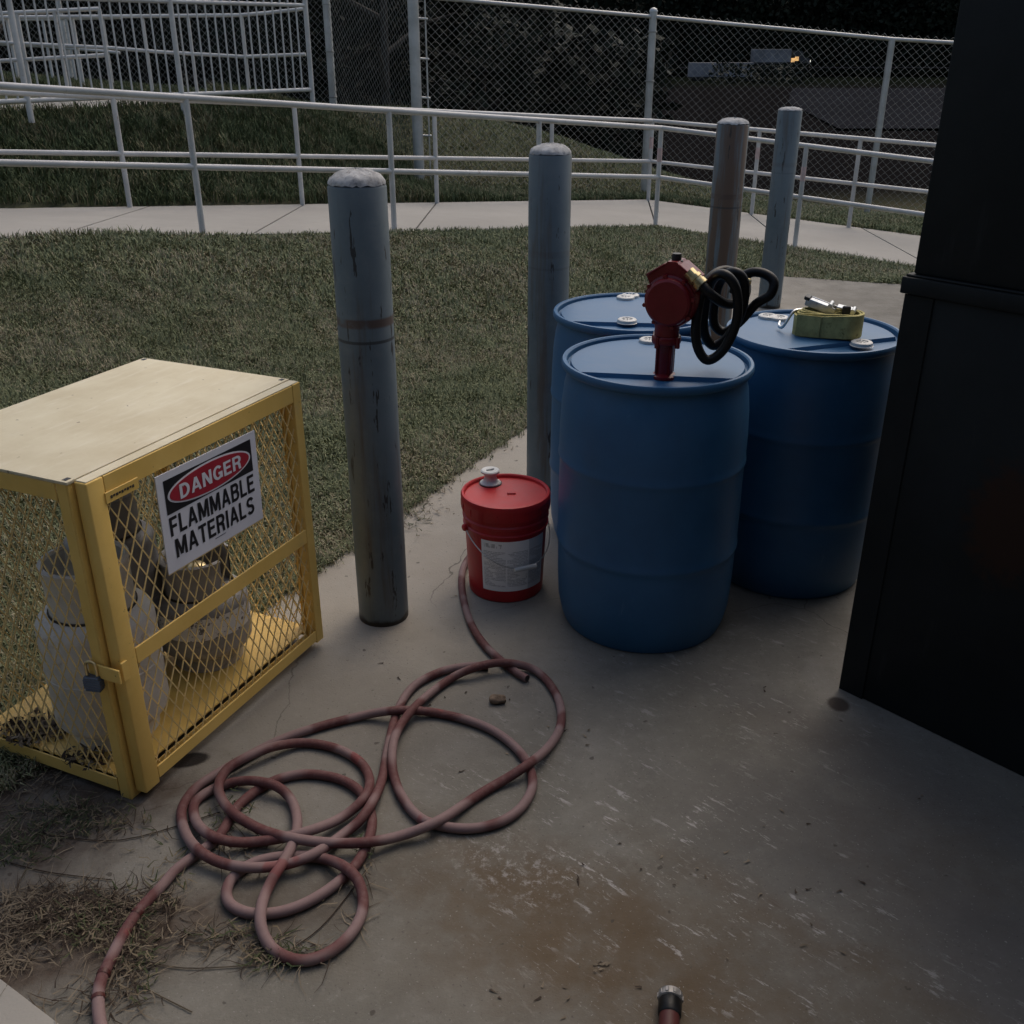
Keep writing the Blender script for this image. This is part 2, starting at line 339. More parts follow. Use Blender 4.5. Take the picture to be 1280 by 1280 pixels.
# ------------------------------------------------------------------ mesh helpers
class MB:
    def __init__(s): s.v = []; s.f = []; s.uv = None
    def add(s, vs, fs):
        o = len(s.v); s.v += [tuple(x) for x in vs]; s.f += [tuple(i+o for i in f) for f in fs]; return s
    def box(s, c, size, ax=None, bev=0., seg=1):
        """box centred at c; ax = 3x3 of axis vectors (columns) or None; edges rounded by bev"""
        A = ax or Matrix.Identity(3); c = Vector(c)
        bm = bmesh.new(); bmesh.ops.create_cube(bm, size=1)
        for v in bm.verts: v.co = Vector((v.co.x*size[0], v.co.y*size[1], v.co.z*size[2]))
        if bev: bmesh.ops.bevel(bm, geom=list(bm.edges), offset=bev, segments=seg, affect='EDGES', profile=.5)
        bm.verts.index_update()
        s.add([c+A@v.co for v in bm.verts], [[v.index for v in f.verts] for f in bm.faces]); bm.free(); return s
    def b2(s, lo, hi, bev=0., seg=1):
        return s.box([(a+b)/2 for a, b in zip(lo, hi)], [b-a for a, b in zip(lo, hi)], None, bev, seg)
    def tube(s, pts, r, n=8, caps=True, closed=False, up=None):
        pts = [Vector(p) for p in pts]; N = len(pts); rs = r if isinstance(r, (list, tuple)) else [r]*N
        ref = None; vs = []; fs = []
        for i, p in enumerate(pts):
            if closed: t = pts[(i+1) % N]-pts[i-1]
            else: t = pts[min(i+1, N-1)]-pts[max(i-1, 0)]
            t.normalize()
            if ref is None:
                ref = Vector((0, 0, 1)) if abs(t.z) < .9 else Vector((1, 0, 0))
                if up: ref = Vector(up)
            a = (ref-t*ref.dot(t)).normalized(); b = t.cross(a); ref = a
            for k in range(n):
                an = 2*PI*k/n; vs.append(p+(a*math.cos(an)+b*math.sin(an))*rs[i])
        M_ = N if closed else N-1
        for i in range(M_):
            j = (i+1) % N
            for k in range(n): l = (k+1) % n; fs.append((i*n+k, i*n+l, j*n+l, j*n+k))
        if caps and not closed: fs.append(tuple(range(n-1, -1, -1))); fs.append(tuple((N-1)*n+k for k in range(n)))
        return s.add(vs, fs)
    def lathe(s, prof, n=48, c=(0, 0, 0), a0=0., a1=2*PI, ax=None):
        full = abs(a1-a0-2*PI) < 1e-6; m = n if full else n+1
        A = ax or Matrix.Identity(3); c = Vector(c); vs = []; fs = []
        for r, z in prof:
            for k in range(m):
                an = a0+(a1-a0)*k/n; vs.append(c+A@Vector((r*math.cos(an), r*math.sin(an), z)))
        for i in range(len(prof)-1):
            for k in range(n):
                l = (k+1) % m; fs.append((i*m+k, i*m+l, (i+1)*m+l, (i+1)*m+k))
        return s.add(vs, fs)
    def prism(s, poly, z0, z1, ax=None, c=(0, 0, 0)):
        A = ax or Matrix.Identity(3); c = Vector(c); n = len(poly)
        vs = [c+A@Vector((x, y, z)) for z in (z0, z1) for x, y in poly]
        fs = [tuple(range(n-1, -1, -1)), tuple(range(n, 2*n))]+[(i, (i+1) % n, n+(i+1) % n, n+i) for i in range(n)]
        return s.add(vs, fs)
    def mesh(s, name, smooth=40):
        me = bpy.data.meshes.new(name); me.from_pydata(s.v, [], s.f); me.update()
        if smooth is not None:
            me.polygons.foreach_set('use_smooth', [True]*len(me.polygons)); me.set_sharp_from_angle(angle=rad(smooth))
        return me
    def build(s, name, mat, parent=None, smooth=40, kind=None):
        return link(name, s.mesh(name, smooth), mat, parent, kind)
def link(name, me, mat, parent=None, kind=None):
    if mat and not me.materials: me.materials.append(M[mat] if isinstance(mat, str) else mat)
    o = bpy.data.objects.new(name, me); COL.objects.link(o); o.parent = parent
    if kind: o['kind'] = kind
    return o
def tag(o, label, cat, group=None):
    o['label'] = label; o['category'] = cat
    if group: o['group'] = group
    return o
def thing(name, label, cat, loc=(0, 0, 0), rz=0, group=None):
    o = bpy.data.objects.new(name, None); COL.objects.link(o); o.location = loc; o.rotation_euler = (0, 0, rz); o.empty_display_size = .1
    return tag(o, label, cat, group)
def copy_tree(o, parent=None):
    c = o.copy(); COL.objects.link(c); c.parent = parent
    for ch in list(o.children): copy_tree(ch, c)
    return c
def axes(x, y, z): return Matrix((x, y, z)).transposed()
def smooth_path(pts, per=8, closed=False):
    P = [Vector(p) for p in pts]; out = []; N = len(P)
    for i in range(N if closed else N-1):
        g = (lambda k: P[k % N]) if closed else (lambda k: P[max(0, min(N-1, k))])
        a, b, c, d = g(i-1), g(i), g(i+1), g(i+2)
        for j in range(per):
            t = j/per
            out.append(.5*((2*b)+(c-a)*t+(2*a-5*b+4*c-d)*t*t+(3*b-a-3*c+d)*t*t*t))
    if not closed: out.append(P[-1])
    return out

# ------------------------------------------------------------------ terrain
K = np.array([1.52, 10.81]); FK = np.array([1.75, 13.25])
A1 = np.array([-2.38, 7.78]); N2 = np.array([2.87, 10.2]); FA = np.array([-3.57, 9.58]); FB = np.array([3.86, 11.72])
d1 = (K-A1)/np.linalg.norm(K-A1); d2 = (N2-K)/np.linalg.norm(N2-K)
f1 = (FK-FA)/np.linalg.norm(FK-FA); f2 = (FB-FK)/np.linalg.norm(FB-FK)
def near_pt(s):                     # s metres along the near edge, 0 at the bend, negative up the ramp
    q = K+d1*s if s < 0 else K+d2*s
    return q, .08-.083*s
def far_pt(s):
    q = FK+f1*s if s < 0 else FK+f2*s
    return q, (-.065*s if s < 0 else -.035*s)
PAD = [(-5.2, -8), (-1.60, 1.55), (-1.346, 2.057), (-.70, 3.342), (-.354, 4.026), (.083, 4.89), (2.01, 8.66), (3.25, 8.21), (7.5, 6.6), (9, -8)]
ctrl = []
for x, y in ((-1.346, 2.057), (-.7, 3.342), (.083, 4.89), (1.0, 6.7), (2.01, 8.66), (3.25, 8.21), (5, 7.55), (7.5, 6.6), (-1.6, 1.5), (-2.6, -1), (0, 2), (3, 5), (4, 2), (0, -3), (-4, -6), (6, -6), (8, 0)): ctrl.append((x, y, 0))
for s in (-10, -8, -6.4, -4.94, -3.2, -1.6, 0, 1.5, 3, 5, 7):
    q, z = near_pt(s); ctrl.append((q[0], q[1], z))
for s in (-11, -9, -6.5, -4.4, -2.6, -1.2, 0, 1.3, 2.6, 4.5, 7):
    q, z = far_pt(s); ctrl.append((q[0], q[1], z))
ctrl += [(-4.5, 3.5, .28), (-3, 3.2, .12), (-7, 3, .55), (-2.3, 5, .22), (-.9, 6.2, .14), (-9, 6, .85), (-4.5, 6.2, .45),
         (-5.6, 10.9, 1.14), (-2.95, 13.4, 1.14), (-4.3, 12.1, 1.14), (-2.95, 15.7, .98), (-5.0, 14.4, 1.2), (-7.8, 14.8, 1.45), (-9, 10, 1.3), (-9, 17, 1.4), (-12, 13, 1.5), (-5, 18, 1.1),
         (-1.21, 13.55, .22), (.3, 14.1, .06), (1.86, 14.59, -.05), (4.91, 14.19, -.31), (8, 13.5, -.5),
         (-1.0, 15.6, .86), (.8, 16.0, .50), (2.0, 16, .12), (3.2, 16, -.2), (-1.0, 20, -.2), (1.5, 20, -.9), (5, 20, -1.2), (9, 18, -1.1), (-4, 21.5, .2), (-10, 22, .3), (0, 26, -1.6), (-10, 28, -1.2), (9, 26, -1.7)]
C = np.array(ctrl, float)
def _U(r): r = np.maximum(r, 1e-9); return r*r*np.log(r)
_n = len(C); _Kd = np.linalg.norm(C[:, None, :2]-C[None, :, :2], axis=2)
_A = np.zeros((_n+3, _n+3)); _A[:_n, :_n] = _U(_Kd)+.02*np.eye(_n); _A[:_n, _n] = 1; _A[:_n, _n+1:] = C[:, :2]; _A[_n:, :_n] = _A[:_n, _n:].T
_w = np.linalg.solve(_A, np.concatenate([C[:, 2], [0, 0, 0]]))
def inpoly(x, y, poly):
    r = np.zeros(np.shape(x), bool); n = len(poly)
    for i in range(n):
        x0, y0 = poly[i]; x1, y1 = poly[(i+1) % n]
        c = (y0 > y) != (y1 > y)
        with np.errstate(divide='ignore', invalid='ignore'): xi = (x1-x0)*(y-y0)/(y1-y0)+x0
        r ^= c & (x < xi)
    return r
def raw_h(x, y):
    x = np.asarray(x, float); y = np.asarray(y, float); sh = x.shape; x = x.ravel(); y = y.ravel()
    cx = np.clip(x, -13, 9.5); cy = np.clip(y, -7.5, 27)
    z = np.zeros(x.size)
    for i in range(0, x.size, 20000):
        a, b = cx[i:i+20000], cy[i:i+20000]
        r = np.sqrt((a[:, None]-C[None, :, 0])**2+(b[:, None]-C[None, :, 1])**2)
        z[i:i+20000] = _U(r)@_w[:_n]+_w[_n]+_w[_n+1]*a+_w[_n+2]*b
    far = np.interp(y, [-700, 20, 27, 60, 140, 235, 248, 254, 300, 330, 430, 1500], [0, -.8, -1.7, -3.4, -4.6, -5.0, -4.9, -2.4, -2.2, -1, 42, 42])
    d = np.hypot(np.maximum(0, np.abs(x+1.75)-11.25), np.maximum(0, y-27)+np.maximum(0, -7.5-y))
    k = np.clip(d/14, 0, 1); k = k*k*(3-2*k)
    return (z*(1-k)+far*k).reshape(sh)
walk_s = np.concatenate([np.linspace(-10.5, 0, 15), np.linspace(0, 7, 11)[1:]])
def lat(q, p, e): v = (q-p)/np.linalg.norm(q-p); return q+v*e
WALK_N = []; WALK_F = []
for s in walk_s:
    sf = s*(1.0 if s > 0 else 1.05)
    (a, za), (b, zb) = near_pt(s), far_pt(sf)
    WALK_N.append((*lat(a, b, .12), za)); WALK_F.append((*lat(b, a, .10), zb))
WALKPOLY = [p[:2] for p in WALK_N]+[p[:2] for p in WALK_F[::-1]]
UP_N = [(-13, 7.4), (-5.7, 10.95), (-4.35, 12.2), (-3.6, 12.9)]; UP_F = [(-13, 11.2), (-7.9, 13.2), (-5.6, 13.75), (-4.0, 14.2)]
UPPOLY = UP_N+UP_F[::-1]
def gh(x, y):
    z = raw_h(x, y)
    m = inpoly(x, y, PAD); z = np.where(m, -.05, z)
    m = inpoly(x, y, WALKPOLY) | inpoly(x, y, UPPOLY); z = np.where(m, z-.06, z)
    return z
def gz(x, y): return float(raw_h(np.array([x]), np.array([y]))[0])
def coords(lo, hi, step, out_lo, out_hi):
    a = list(np.arange(lo, hi+1e-6, step)); s = step
    while a[-1] < out_hi: s *= 1.35; a.append(a[-1]+s)
    s = step
    while a[0] > out_lo: s *= 1.35; a.insert(0, a[0]-s)
    return np.array(a)
gx = coords(-9, 8, .11, -900, 900); gy = coords(1, 18, .11, -300, 1500)
GX, GY = np.meshgrid(gx, gy); GZ = gh(GX, GY)
GZ += np.where((GZ > -.04), 0.005*np.sin(GX*5.1+GY*2.3)*np.sin(GY*4.3-GX*1.7), 0)
nx, ny = len(gx), len(gy); idx = np.arange(nx*ny).reshape(ny, nx)
faces = np.stack([idx[:-1, :-1], idx[:-1, 1:], idx[1:, 1:], idx[1:, :-1]], -1).reshape(-1, 4)
def np_mesh(name, verts, faces, smooth=False):
    me = bpy.data.meshes.new(name); k = faces.shape[1]
    me.vertices.add(len(verts)); me.vertices.foreach_set('co', np.ascontiguousarray(verts, np.float32).ravel())
    me.loops.add(faces.size); me.loops.foreach_set('vertex_index', np.ascontiguousarray(faces, np.int32).ravel())
    me.polygons.add(len(faces)); me.polygons.foreach_set('loop_start', np.arange(0, faces.size, k, dtype=np.int32))
    if smooth: me.polygons.foreach_set('use_smooth', np.ones(len(faces), bool))
    me.update(calc_edges=True); return me
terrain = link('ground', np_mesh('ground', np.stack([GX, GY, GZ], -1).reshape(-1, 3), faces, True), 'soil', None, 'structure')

# concrete pad with a broken edge along the lawn
edge = []
for i in range(len(PAD)):
    a, b = np.array(PAD[i]), np.array(PAD[(i+1) % len(PAD)])
    k = max(1, int(np.linalg.norm(b-a)/.12)) if 1 <= i <= 7 else 1
    for j in range(k):
        q = a+(b-a)*j/k
        if 1 <= i <= 7 and j: q = q+RNG.normal(0, .008, 2)
        edge.append((q[0], q[1]))
MB().prism(edge, -.12, 0).build('concrete_pad', 'pad', None, None, 'structure')
# paler slab at the near left corner, a low step above the pad
sa, sb = gnd(0, 1226), gnd(74, 1283)
dv = (sb-sa).normalized(); nv = Vector((-dv.y, dv.x, 0)); nv = nv if nv.x < 0 else -nv
q = [sa-dv*.5, sb+dv*1.2, sb+dv*1.2+nv*.9, sa-dv*.5+nv*.9]
MB().box(sum((Vector(v) for v in q), Vector())/4+Vector((0, 0, -.014)), (2.0, .9, .06), axes(dv, nv, Vector((0, 0, 1))), .008, 2).build('concrete_step', 'walk', None, 40, 'structure')

# ramp sidewalk: a bed with separate slabs
bed = MB()
for i in range(len(walk_s)-1):
    vs = []
    for p in (WALK_N[i], WALK_F[i], WALK_F[i+1], WALK_N[i+1]): vs.append((p[0], p[1], p[2]-.03))
    bed.add(vs, [(0, 3, 2, 1)])
walk = bed.build('sidewalk', 'bark', None, None, 'structure')
def slab(a, b, c, d, parent, g=.011, t=.10):
    """a,b near edge; d,c far edge; g joint half-width"""
    a, b, c, d = map(Vector, (a, b, c, d)); u = (b-a).normalized()*g; w = (c-d).normalized()*g
    top = [a+u, b-u, c-w, d+w]; bot = [p-Vector((0, 0, t)) for p in top]
    m = MB().add(bot+top, [(3, 2, 1, 0), (4, 5, 6, 7), (0, 1, 5, 4), (1, 2, 6, 5), (2, 3, 7, 6), (3, 0, 4, 7)])
    m.build('slab', 'walk', parent, None)
for i in range(0, len(walk_s)-1, 2):
    j = min(i+2, len(walk_s)-1)
    if i < 14 < j: j = 14
    slab(WALK_N[i], WALK_N[j], WALK_F[j], WALK_F[i], walk)
upw = MB()
upath = MB().prism([(x, y) for x, y in UPPOLY], .75, .76).build('upper_path', 'soil', None, None, 'structure')
for i in range(3):
    n = 4 if i == 0 else 1
    for k in range(n):
        a = Vector(UP_N[i]).lerp(Vector(UP_N[i+1]), k/n); b = Vector(UP_N[i]).lerp(Vector(UP_N[i+1]), (k+1)/n)
        dd = Vector(UP_F[i]).lerp(Vector(UP_F[i+1]), k/n); cc = Vector(UP_F[i]).lerp(Vector(UP_F[i+1]), (k+1)/n)
        hz = lambda p: gz(p.x, p.y)+.01
        slab((*a, hz(a)), (*b, hz(b)), (*cc, hz(cc)), (*dd, hz(dd)), upath)
# far road
MB().add([(-300, 236, -4.88), (400, 236, -4.88), (400, 247, -4.8), (-300, 247, -4.8)], [(0, 1, 2, 3)]).build('road', 'asphalt', None, None, 'structure')
MB().add([(-300, 256, -2.2), (400, 256, -2.2), (400, 268, -2.16), (-300, 268, -2.16)], [(0, 1, 2, 3)]).build('road', 'asphalt', None, None, 'structure')
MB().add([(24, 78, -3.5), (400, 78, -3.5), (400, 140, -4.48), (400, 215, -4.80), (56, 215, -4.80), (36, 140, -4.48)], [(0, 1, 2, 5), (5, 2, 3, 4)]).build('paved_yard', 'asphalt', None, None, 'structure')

# ------------------------------------------------------------------ grass
def fbm(x, y, s):
    return (np.sin(x*s*1.3+1.7*np.sin(y*s*.9+.5))+np.sin(y*s*1.1-1.3*np.sin(x*s*.7+2.))+np.sin((x+y)*s*2.3+np.sin(x*s*2.9))*.6)/2.6
def blades(name, x, y, z, h, w, lean, mat, kind='stuff'):
    n = len(x); a = 2.6*PI*fbm(x, y, 3.3)+RNG.normal(0, 1.7, n); l = lean*RNG.uniform(.35, 1.25, n)
    dx, dy = np.cos(a), np.sin(a); px, py = -dy*w/2, dx*w/2
    hz1, hz2 = h*np.cos(l*.5)*.5, h*(np.cos(l*.5)*.5+np.cos(np.minimum(l*1.35, 1.75))*.5)
    o1, o2 = h*np.sin(l*.5)*.5, h*(np.sin(l*.5)*.5+np.sin(np.minimum(l*1.35, 1.75))*.5)
    V = np.empty((n, 5, 3))
    V[:, 0] = np.stack([x-px, y-py, z-.01], -1); V[:, 1] = np.stack([x+px, y+py, z-.01], -1)
    V[:, 2] = np.stack([x+px*.8+dx*o1, y+py*.8+dy*o1, z+hz1], -1); V[:, 3] = np.stack([x-px*.8+dx*o1, y-py*.8+dy*o1, z+hz1], -1)
    V[:, 4] = np.stack([x+dx*o2, y+dy*o2, z+np.maximum(hz2, .003)], -1)
    b = np.arange(n)[:, None]*5
    F = np.concatenate([b+np.array([[0, 1, 2]]), b+np.array([[0, 2, 3]]), b+np.array([[3, 2, 4]])])
    return link(name, np_mesh(name, V.reshape(-1, 3), F), mat, None, kind)
def scatter(n, x0, x1, y0, y1, ok):
    x = RNG.uniform(x0, x1, n); y = RNG.uniform(y0, y1, n); m = ok(x, y); x, y = x[m], y[m]; z = raw_h(x, y)
    u, v, d = proj_np(x, y, z+.03); m = (u > -90) & (u < 1250) & (v > -60) & (v < 1330)
    return x[m], y[m], z[m]
def walk_side(x, y): return ~inpoly(x, y, PAD_IN) & ~inpoly(x, y, WALKPOLY) & ~inpoly(x, y, UPPOLY)
PAD_IN = [(x+(.03 if i in (2, 3, 4, 5) else 0), y-.02) for i, (x, y) in enumerate(PAD)]
NEARPOLY = [(-14, -3)]+[p[:2] for p in WALK_N]+[(12, -3)]
lawn = lambda x, y: walk_side(x, y) & inpoly(x, y, NEARPOLY)
far = lambda x, y: walk_side(x, y) & ~inpoly(x, y, NEARPOLY)
def fbm(x, y, s):
    return (np.sin(x*s*1.3+1.7*np.sin(y*s*.9+.5))+np.sin(y*s*1.1-1.3*np.sin(x*s*.7+2.))+np.sin((x+y)*s*2.3+np.sin(x*s*2.9))*.6)/2.6
def hh(x, y, a, b): return (a+b*RNG.uniform(0, 1, len(x)))*(1+.25*fbm(x, y, 2.6)+.2*fbm(x+3*np.sin(y*1.7), y, 9.))
x, y, z = scatter(420000, -3.6, 3.4, 1.9, 6.4, lawn); blades('lawn_grass', x, y, z, hh(x, y, .024, .036), .0048, 1.3, 'grass')
x, y, z = scatter(330000, -6.5, 5.0, 6.0, 11.5, lawn); blades('lawn_grass', x, y, z, hh(x, y, .028, .036), .0078, 1.22, 'grass')
x, y, z = scatter(430000, -8.5, 7.2, 7.8, 17.5, far); g = z > .1
m = RNG.uniform(0, 1, len(x)) < np.where(y < 14, 1, .5)
x, y, z = x[m], y[m], z[m]
mo = ((x > -1.3) & (y > 13.4+.3*x)) | (x > 2.6)
blades('mound_grass', x[mo], y[mo], z[mo], hh(x[mo], y[mo], .03, .045), .011, 1.0, 'grass_pale')
x, y, z = x[~mo], y[~mo], z[~mo]
blades('bank_grass', x, y, z, hh(x, y, .05, .075)*np.where((x < 0) & (y < 14), 1.25, .7), .011, .85, 'grass_green')
# loose turf creeping over the pad edge
ex, ey = [], []
for i in range(1, 6):
    a, b = np.array(PAD[i]), np.array(PAD[i+1]); k = int(np.linalg.norm(b-a)*900); t = RNG.uniform(0, 1, k)
    nrm = np.array([b[1]-a[1], a[0]-b[0]]); nrm = nrm/np.linalg.norm(nrm)
    off = np.abs(RNG.normal(0, .028, k))*(.5+.9*np.maximum(0, np.sin(t*37+i)))
    q = a+(b-a)*t[:, None]+nrm*off[:, None]; ex.append(q[:, 0]); ey.append(q[:, 1])
ex, ey = np.concatenate(ex), np.concatenate(ey)
blades('edge_turf', ex, ey, np.full(len(ex), .003), RNG.uniform(.02, .05, len(ex)), .0042, 1.25, 'grass')

# dead straw and creeping runners on the near left of the pad
def straw(name, spots, mat, hmax, w, L, z00=0.):
    V = []; F = []
    for (u, v, ru, rv, n) in spots:
        for _ in range(n):
            while True:
                du, dv_ = random.gauss(0, .5), random.gauss(0, .5)
                if du*du+dv_*dv_ < 1.2: break
            p = gnd(u+du*ru, v+dv_*rv, z00+random.uniform(.002, hmax))
            a = random.uniform(0, 2*PI); l = random.uniform(*L); cv = random.uniform(-.9, .9); z0 = p.z
            pts = []
            for k in range(4):
                t = k/3; aa = a+cv*t; pts.append(Vector((p.x+math.cos(aa)*l*t, p.y+math.sin(aa)*l*t, max(z00+.002, z0+random.uniform(-.5, .9)*hmax*t))))
            b0 = len(V)
            for k, q_ in enumerate(pts):
                ww = w*(1-.25*k); nn = Vector((-math.sin(a+cv*k/3), math.cos(a+cv*k/3), random.uniform(-.5, .5)))*ww/2
                V += [q_-nn, q_+nn]
            for k in range(3): F += [(b0+2*k, b0+2*k+1, b0+2*k+3, b0+2*k+2)]
    return link(name, np_mesh(name, np.array([tuple(v) for v in V]), np.array(F)), mat, None, 'stuff')
straw('dry_straw', [(60, 1140, 110, 34, 800), (140, 1135, 90, 26, 300), (20, 1190, 60, 30, 120), (160, 1200, 30, 70, 130), (250, 1175, 90, 22, 70), (350, 1190, 70, 22, 70), (450, 1120, 30, 60, 26), (80, 1030, 120, 40, 130), (40, 960, 70, 30, 200), (300, 1060, 60, 30, 40), (110, 1250, 90, 20, 60)], 'straw', .014, .0030, (.025, .09))
straw('creeping_weeds', [(40, 945, 80, 25, 420), (90, 1020, 90, 26, 260), (20, 1060, 50, 30, 120), (300, 1165, 60, 16, 40), (345, 1195, 60, 16, 90), (210, 1100, 50, 60, 60), (285, 1020, 30, 40, 50), (170, 1190, 30, 60, 90), (120, 1150, 90, 40, 160), (455, 1060, 12, 40, 24), (520, 640, 22, 26, 90), (435, 670, 30, 20, 120)], 'weed', .018, .0042, (.014, .045))
straw('dry_leaves', [(60, 905, 50, 16, 130), (30, 915, 36, 18, 90), (110, 945, 40, 14, 40)], 'straw', .02, .012, (.015, .035), .064)
straw('pad_litter', [(750, 1208, 10, 6, 7), (722, 1102, 4, 3, 3), (955, 862, 4, 3, 2), (1152, 996, 4, 3, 2), (560, 700, 60, 60, 8), (640, 930, 120, 60, 8), (900, 1060, 200, 90, 12), (530, 860, 60, 60, 7), (1010, 1130, 160, 90, 9), (700, 1240, 160, 40, 8)], 'straw', .004, .006, (.006, .02))
straw('lawn_litter', [(540, 620, 40, 30, 40), (480, 660, 50, 30, 40), (620, 545, 40, 25, 30)], 'straw', .012, .007, (.012, .035))
V = MB()
for (a, b, c) in (((45, 1040), (150, 1050), (275, 1015)), ((20, 1110), (45, 1060), (52, 1030)), ((120, 1165), (150, 1215), (240, 1265)), ((160, 1195), (230, 1210), (330, 1205)), ((205, 1120), (212, 1150), (190, 1190)), ((330, 1205), (400, 1160), (460, 1085)), ((0, 1075), (60, 1090), (140, 1100))):
    pts = [gnd(*p, .004) for p in (a, b, c)]
    V.tube(smooth_path(pts, 6), .0016, 4)
V.build('runner_stems', 'straw', None, None, 'stuff')
st = MB()
bm = bmesh.new(); bmesh.ops.create_icosphere(bm, subdivisions=3, radius=1)
for v in bm.verts: v.co *= 1+.16*math.sin(v.co.x*4+1)*math.cos(v.co.y*5)+random.uniform(-.04, .04)
bm.verts.index_update(); p = gnd(622, 878)
st.add([(p.x+v.co.x*.026, p.y+v.co.y*.018, .012+v.co.z*.014) for v in bm.verts], [[v.index for v in f.verts] for f in bm.faces]); bm.free()
tag(st.build('stone', 'stone', None, 60), 'small brown stone lying on the concrete inside the hose loop', 'stone')

# ------------------------------------------------------------------ bollards
def bollard(loc, h, mat, label, capk=1.):
    t = thing('bollard', label, 'bollard', (*loc, 0), 0, 'steel pipe bollards round the pad')
    r = .084
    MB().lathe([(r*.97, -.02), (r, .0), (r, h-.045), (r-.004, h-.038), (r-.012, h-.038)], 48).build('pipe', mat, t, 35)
    random.seed(int(loc[0]*100)); prof = []
    for k in range(9):
        a = k/8*PI/2; prof.append(((r-.002)*math.cos(a)+1e-4, h-.036+.036*capk*math.sin(a)))
    m = MB().lathe(prof, 48); m.v = [(x*(1+random.uniform(-.012, .012)), y*(1+random.uniform(-.012, .012)), z+random.uniform(-.003, .003)) for x, y, z in m.v]
    m.build('mortar_cap', 'cap', t, 80)
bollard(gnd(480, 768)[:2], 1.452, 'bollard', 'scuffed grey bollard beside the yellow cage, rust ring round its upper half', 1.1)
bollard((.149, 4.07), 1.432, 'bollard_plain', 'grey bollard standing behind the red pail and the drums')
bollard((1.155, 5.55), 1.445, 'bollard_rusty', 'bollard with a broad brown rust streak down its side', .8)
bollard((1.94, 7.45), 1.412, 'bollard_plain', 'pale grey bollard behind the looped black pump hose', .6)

# ------------------------------------------------------------------ blue drums
def drum_proto():
    t = thing('plastic_drum', 'x', 'drum', (0, 0, 0), 0, 'blue plastic drums')
    R_ = .292; pr = [(.0, .012), (.22, .012), (.25, .0), (.266, .004), (.276, .03), (.287, .085), (.2905, .16), (.292, .27)]
    for zc in (.305, .595):
        pr += [(.2925, zc-.022), (.2945, zc-.012), (.2972, zc-.004), (.2972, zc+.004), (.2955, zc+.012), (.2945, zc+.03)]
    pr += [(.294, .68), (.290, .76), (.283, .82), (.2745, .855), (.2735, .868), (.278, .873), (.290, .876), (.2935, .882), (.2935, .894), (.290, .900), (.282, .9005), (.2775, .896), (.2765, .880), (.272, .876), (0.0, .876)]
    body = MB().lathe(pr, 72).build('body', 'blue', t, 32)
    poly = [(.268*math.cos(a), .268*math.sin(a)) for a in np.linspace(-.56, PI+.56, 40)]
    m = MB(); n = len(poly)
    top = [(x*.985, y*.985+.003, .889) for x, y in poly]; bot = [(x, y, .875) for x, y in poly]
    m.add(bot+top, [tuple(range(n, 2*n))]+[(i, (i+1) % n, n+(i+1) % n, n+i) for i in range(n)])
    m.build('raised_head', 'blue', body, 30)
    return t
proto = drum_proto()
DR = [((.446, 2.959), 'blue plastic drum carrying the red hand pump', [((812, 425), .895)], -.15),
      ((.443, 3.580), 'blue plastic drum tucked behind the drum with the pump', [((788, 369), .895), ((784, 400), .895)], -.1),
      ((1.023, 3.306), 'blue plastic drum with the olive ratchet strap on top', [((974, 397), .895), ((1077, 431), .888)], .35)]
bung = MB().lathe([(.0, .003), (.018, .003), (.020, .007), (.030, .007), (.034, .004), (.035, -.004), (.038, -.006)], 32)
for k in range(3):
    a = k*PI/3; bung.box((0, 0, .004), (.036, .005, .004), axes(Vector((math.cos(a), math.sin(a), 0)), Vector((-math.sin(a), math.cos(a), 0)), Vector((0, 0, 1))))
bung_me = bung.mesh('bung', 40); bung_me.materials.append(M['white_plastic'])
for i, (c, lb, bg, rz) in enumerate(DR):
    d = proto if i == 0 else copy_tree(proto)
    d.location = (*c, 0); d.rotation_euler = (0, 0, rz); d['label'] = lb
    for (uv, z) in bg:
        w = gnd(*uv, z)-Vector((*c, 0)); o = link('bung', bung_me, None, d); ww = Matrix.Rotation(-rz, 3, 'Z') @ Vector((w.x, w.y, 0)); o.location = (ww.x, ww.y, .893)

# ------------------------------------------------------------------ hand pump on the front drum
pb = gnd(830, 468, .885)
pump = thing('hand_pump', 'red rotary hand pump standing in the front blue drum', 'pump', (pb.x, pb.y, .878))
PX = lambda u, v, dy=0.: atY(u, v, pb.y+dy)-Vector((pb.x, pb.y, .878))
yaw = rad(-27)     # round casing faces slightly left of the camera
fx = Vector((math.cos(yaw), math.sin(yaw), 0)); fy = Vector((math.sin(yaw), -math.cos(yaw), 0))   # fy points out of the casing front
fz = Vector((0, 0, 1))
m = MB().lathe([(.040, .0), (.040, .008), (.030, .012), (.0255, .014), (.0255, .1), (.0265, .105)], 32)
for k in range(4):
    a = k*PI/2+.4; m.box((.027*math.cos(a), .027*math.sin(a), .06), (.01, .008, .095), axes(Vector((math.cos(a), math.sin(a), 0)), Vector((-math.sin(a), math.cos(a), 0)), fz), .002)
m.build('suction_pipe', 'red_paint', pump)
m = MB().lathe([(.026, .104), (.041, .104), (.043, .108), (.043, .122), (.04, .127), (.036, .127), (.036, .15), (.04, .165)], 32)
for k in range(4):
    a = k*PI/2+.75; m.lathe([(0, -.01), (.008, -.01), (.008, .022), (0, .022)], 8, (.041*math.cos(a), .041*math.sin(a), .105))
m.build('flange', 'red_paint', pump)
bc = PX(843, 375, 0); bc = Vector((bc.x, 0.012, bc.z))
AX = axes(fx, Vector((0, 0, 1)), fy)     # local z = out of the casing front
prof = [(0, .062), (.060, .062), (.066, .058), (.069, .05), (.069, .044), (.075, .040), (.078, .03), (.078, -.03), (.074, -.036), (.07, -.04), (.07, -.075), (.064, -.082), (.0, -.084)]
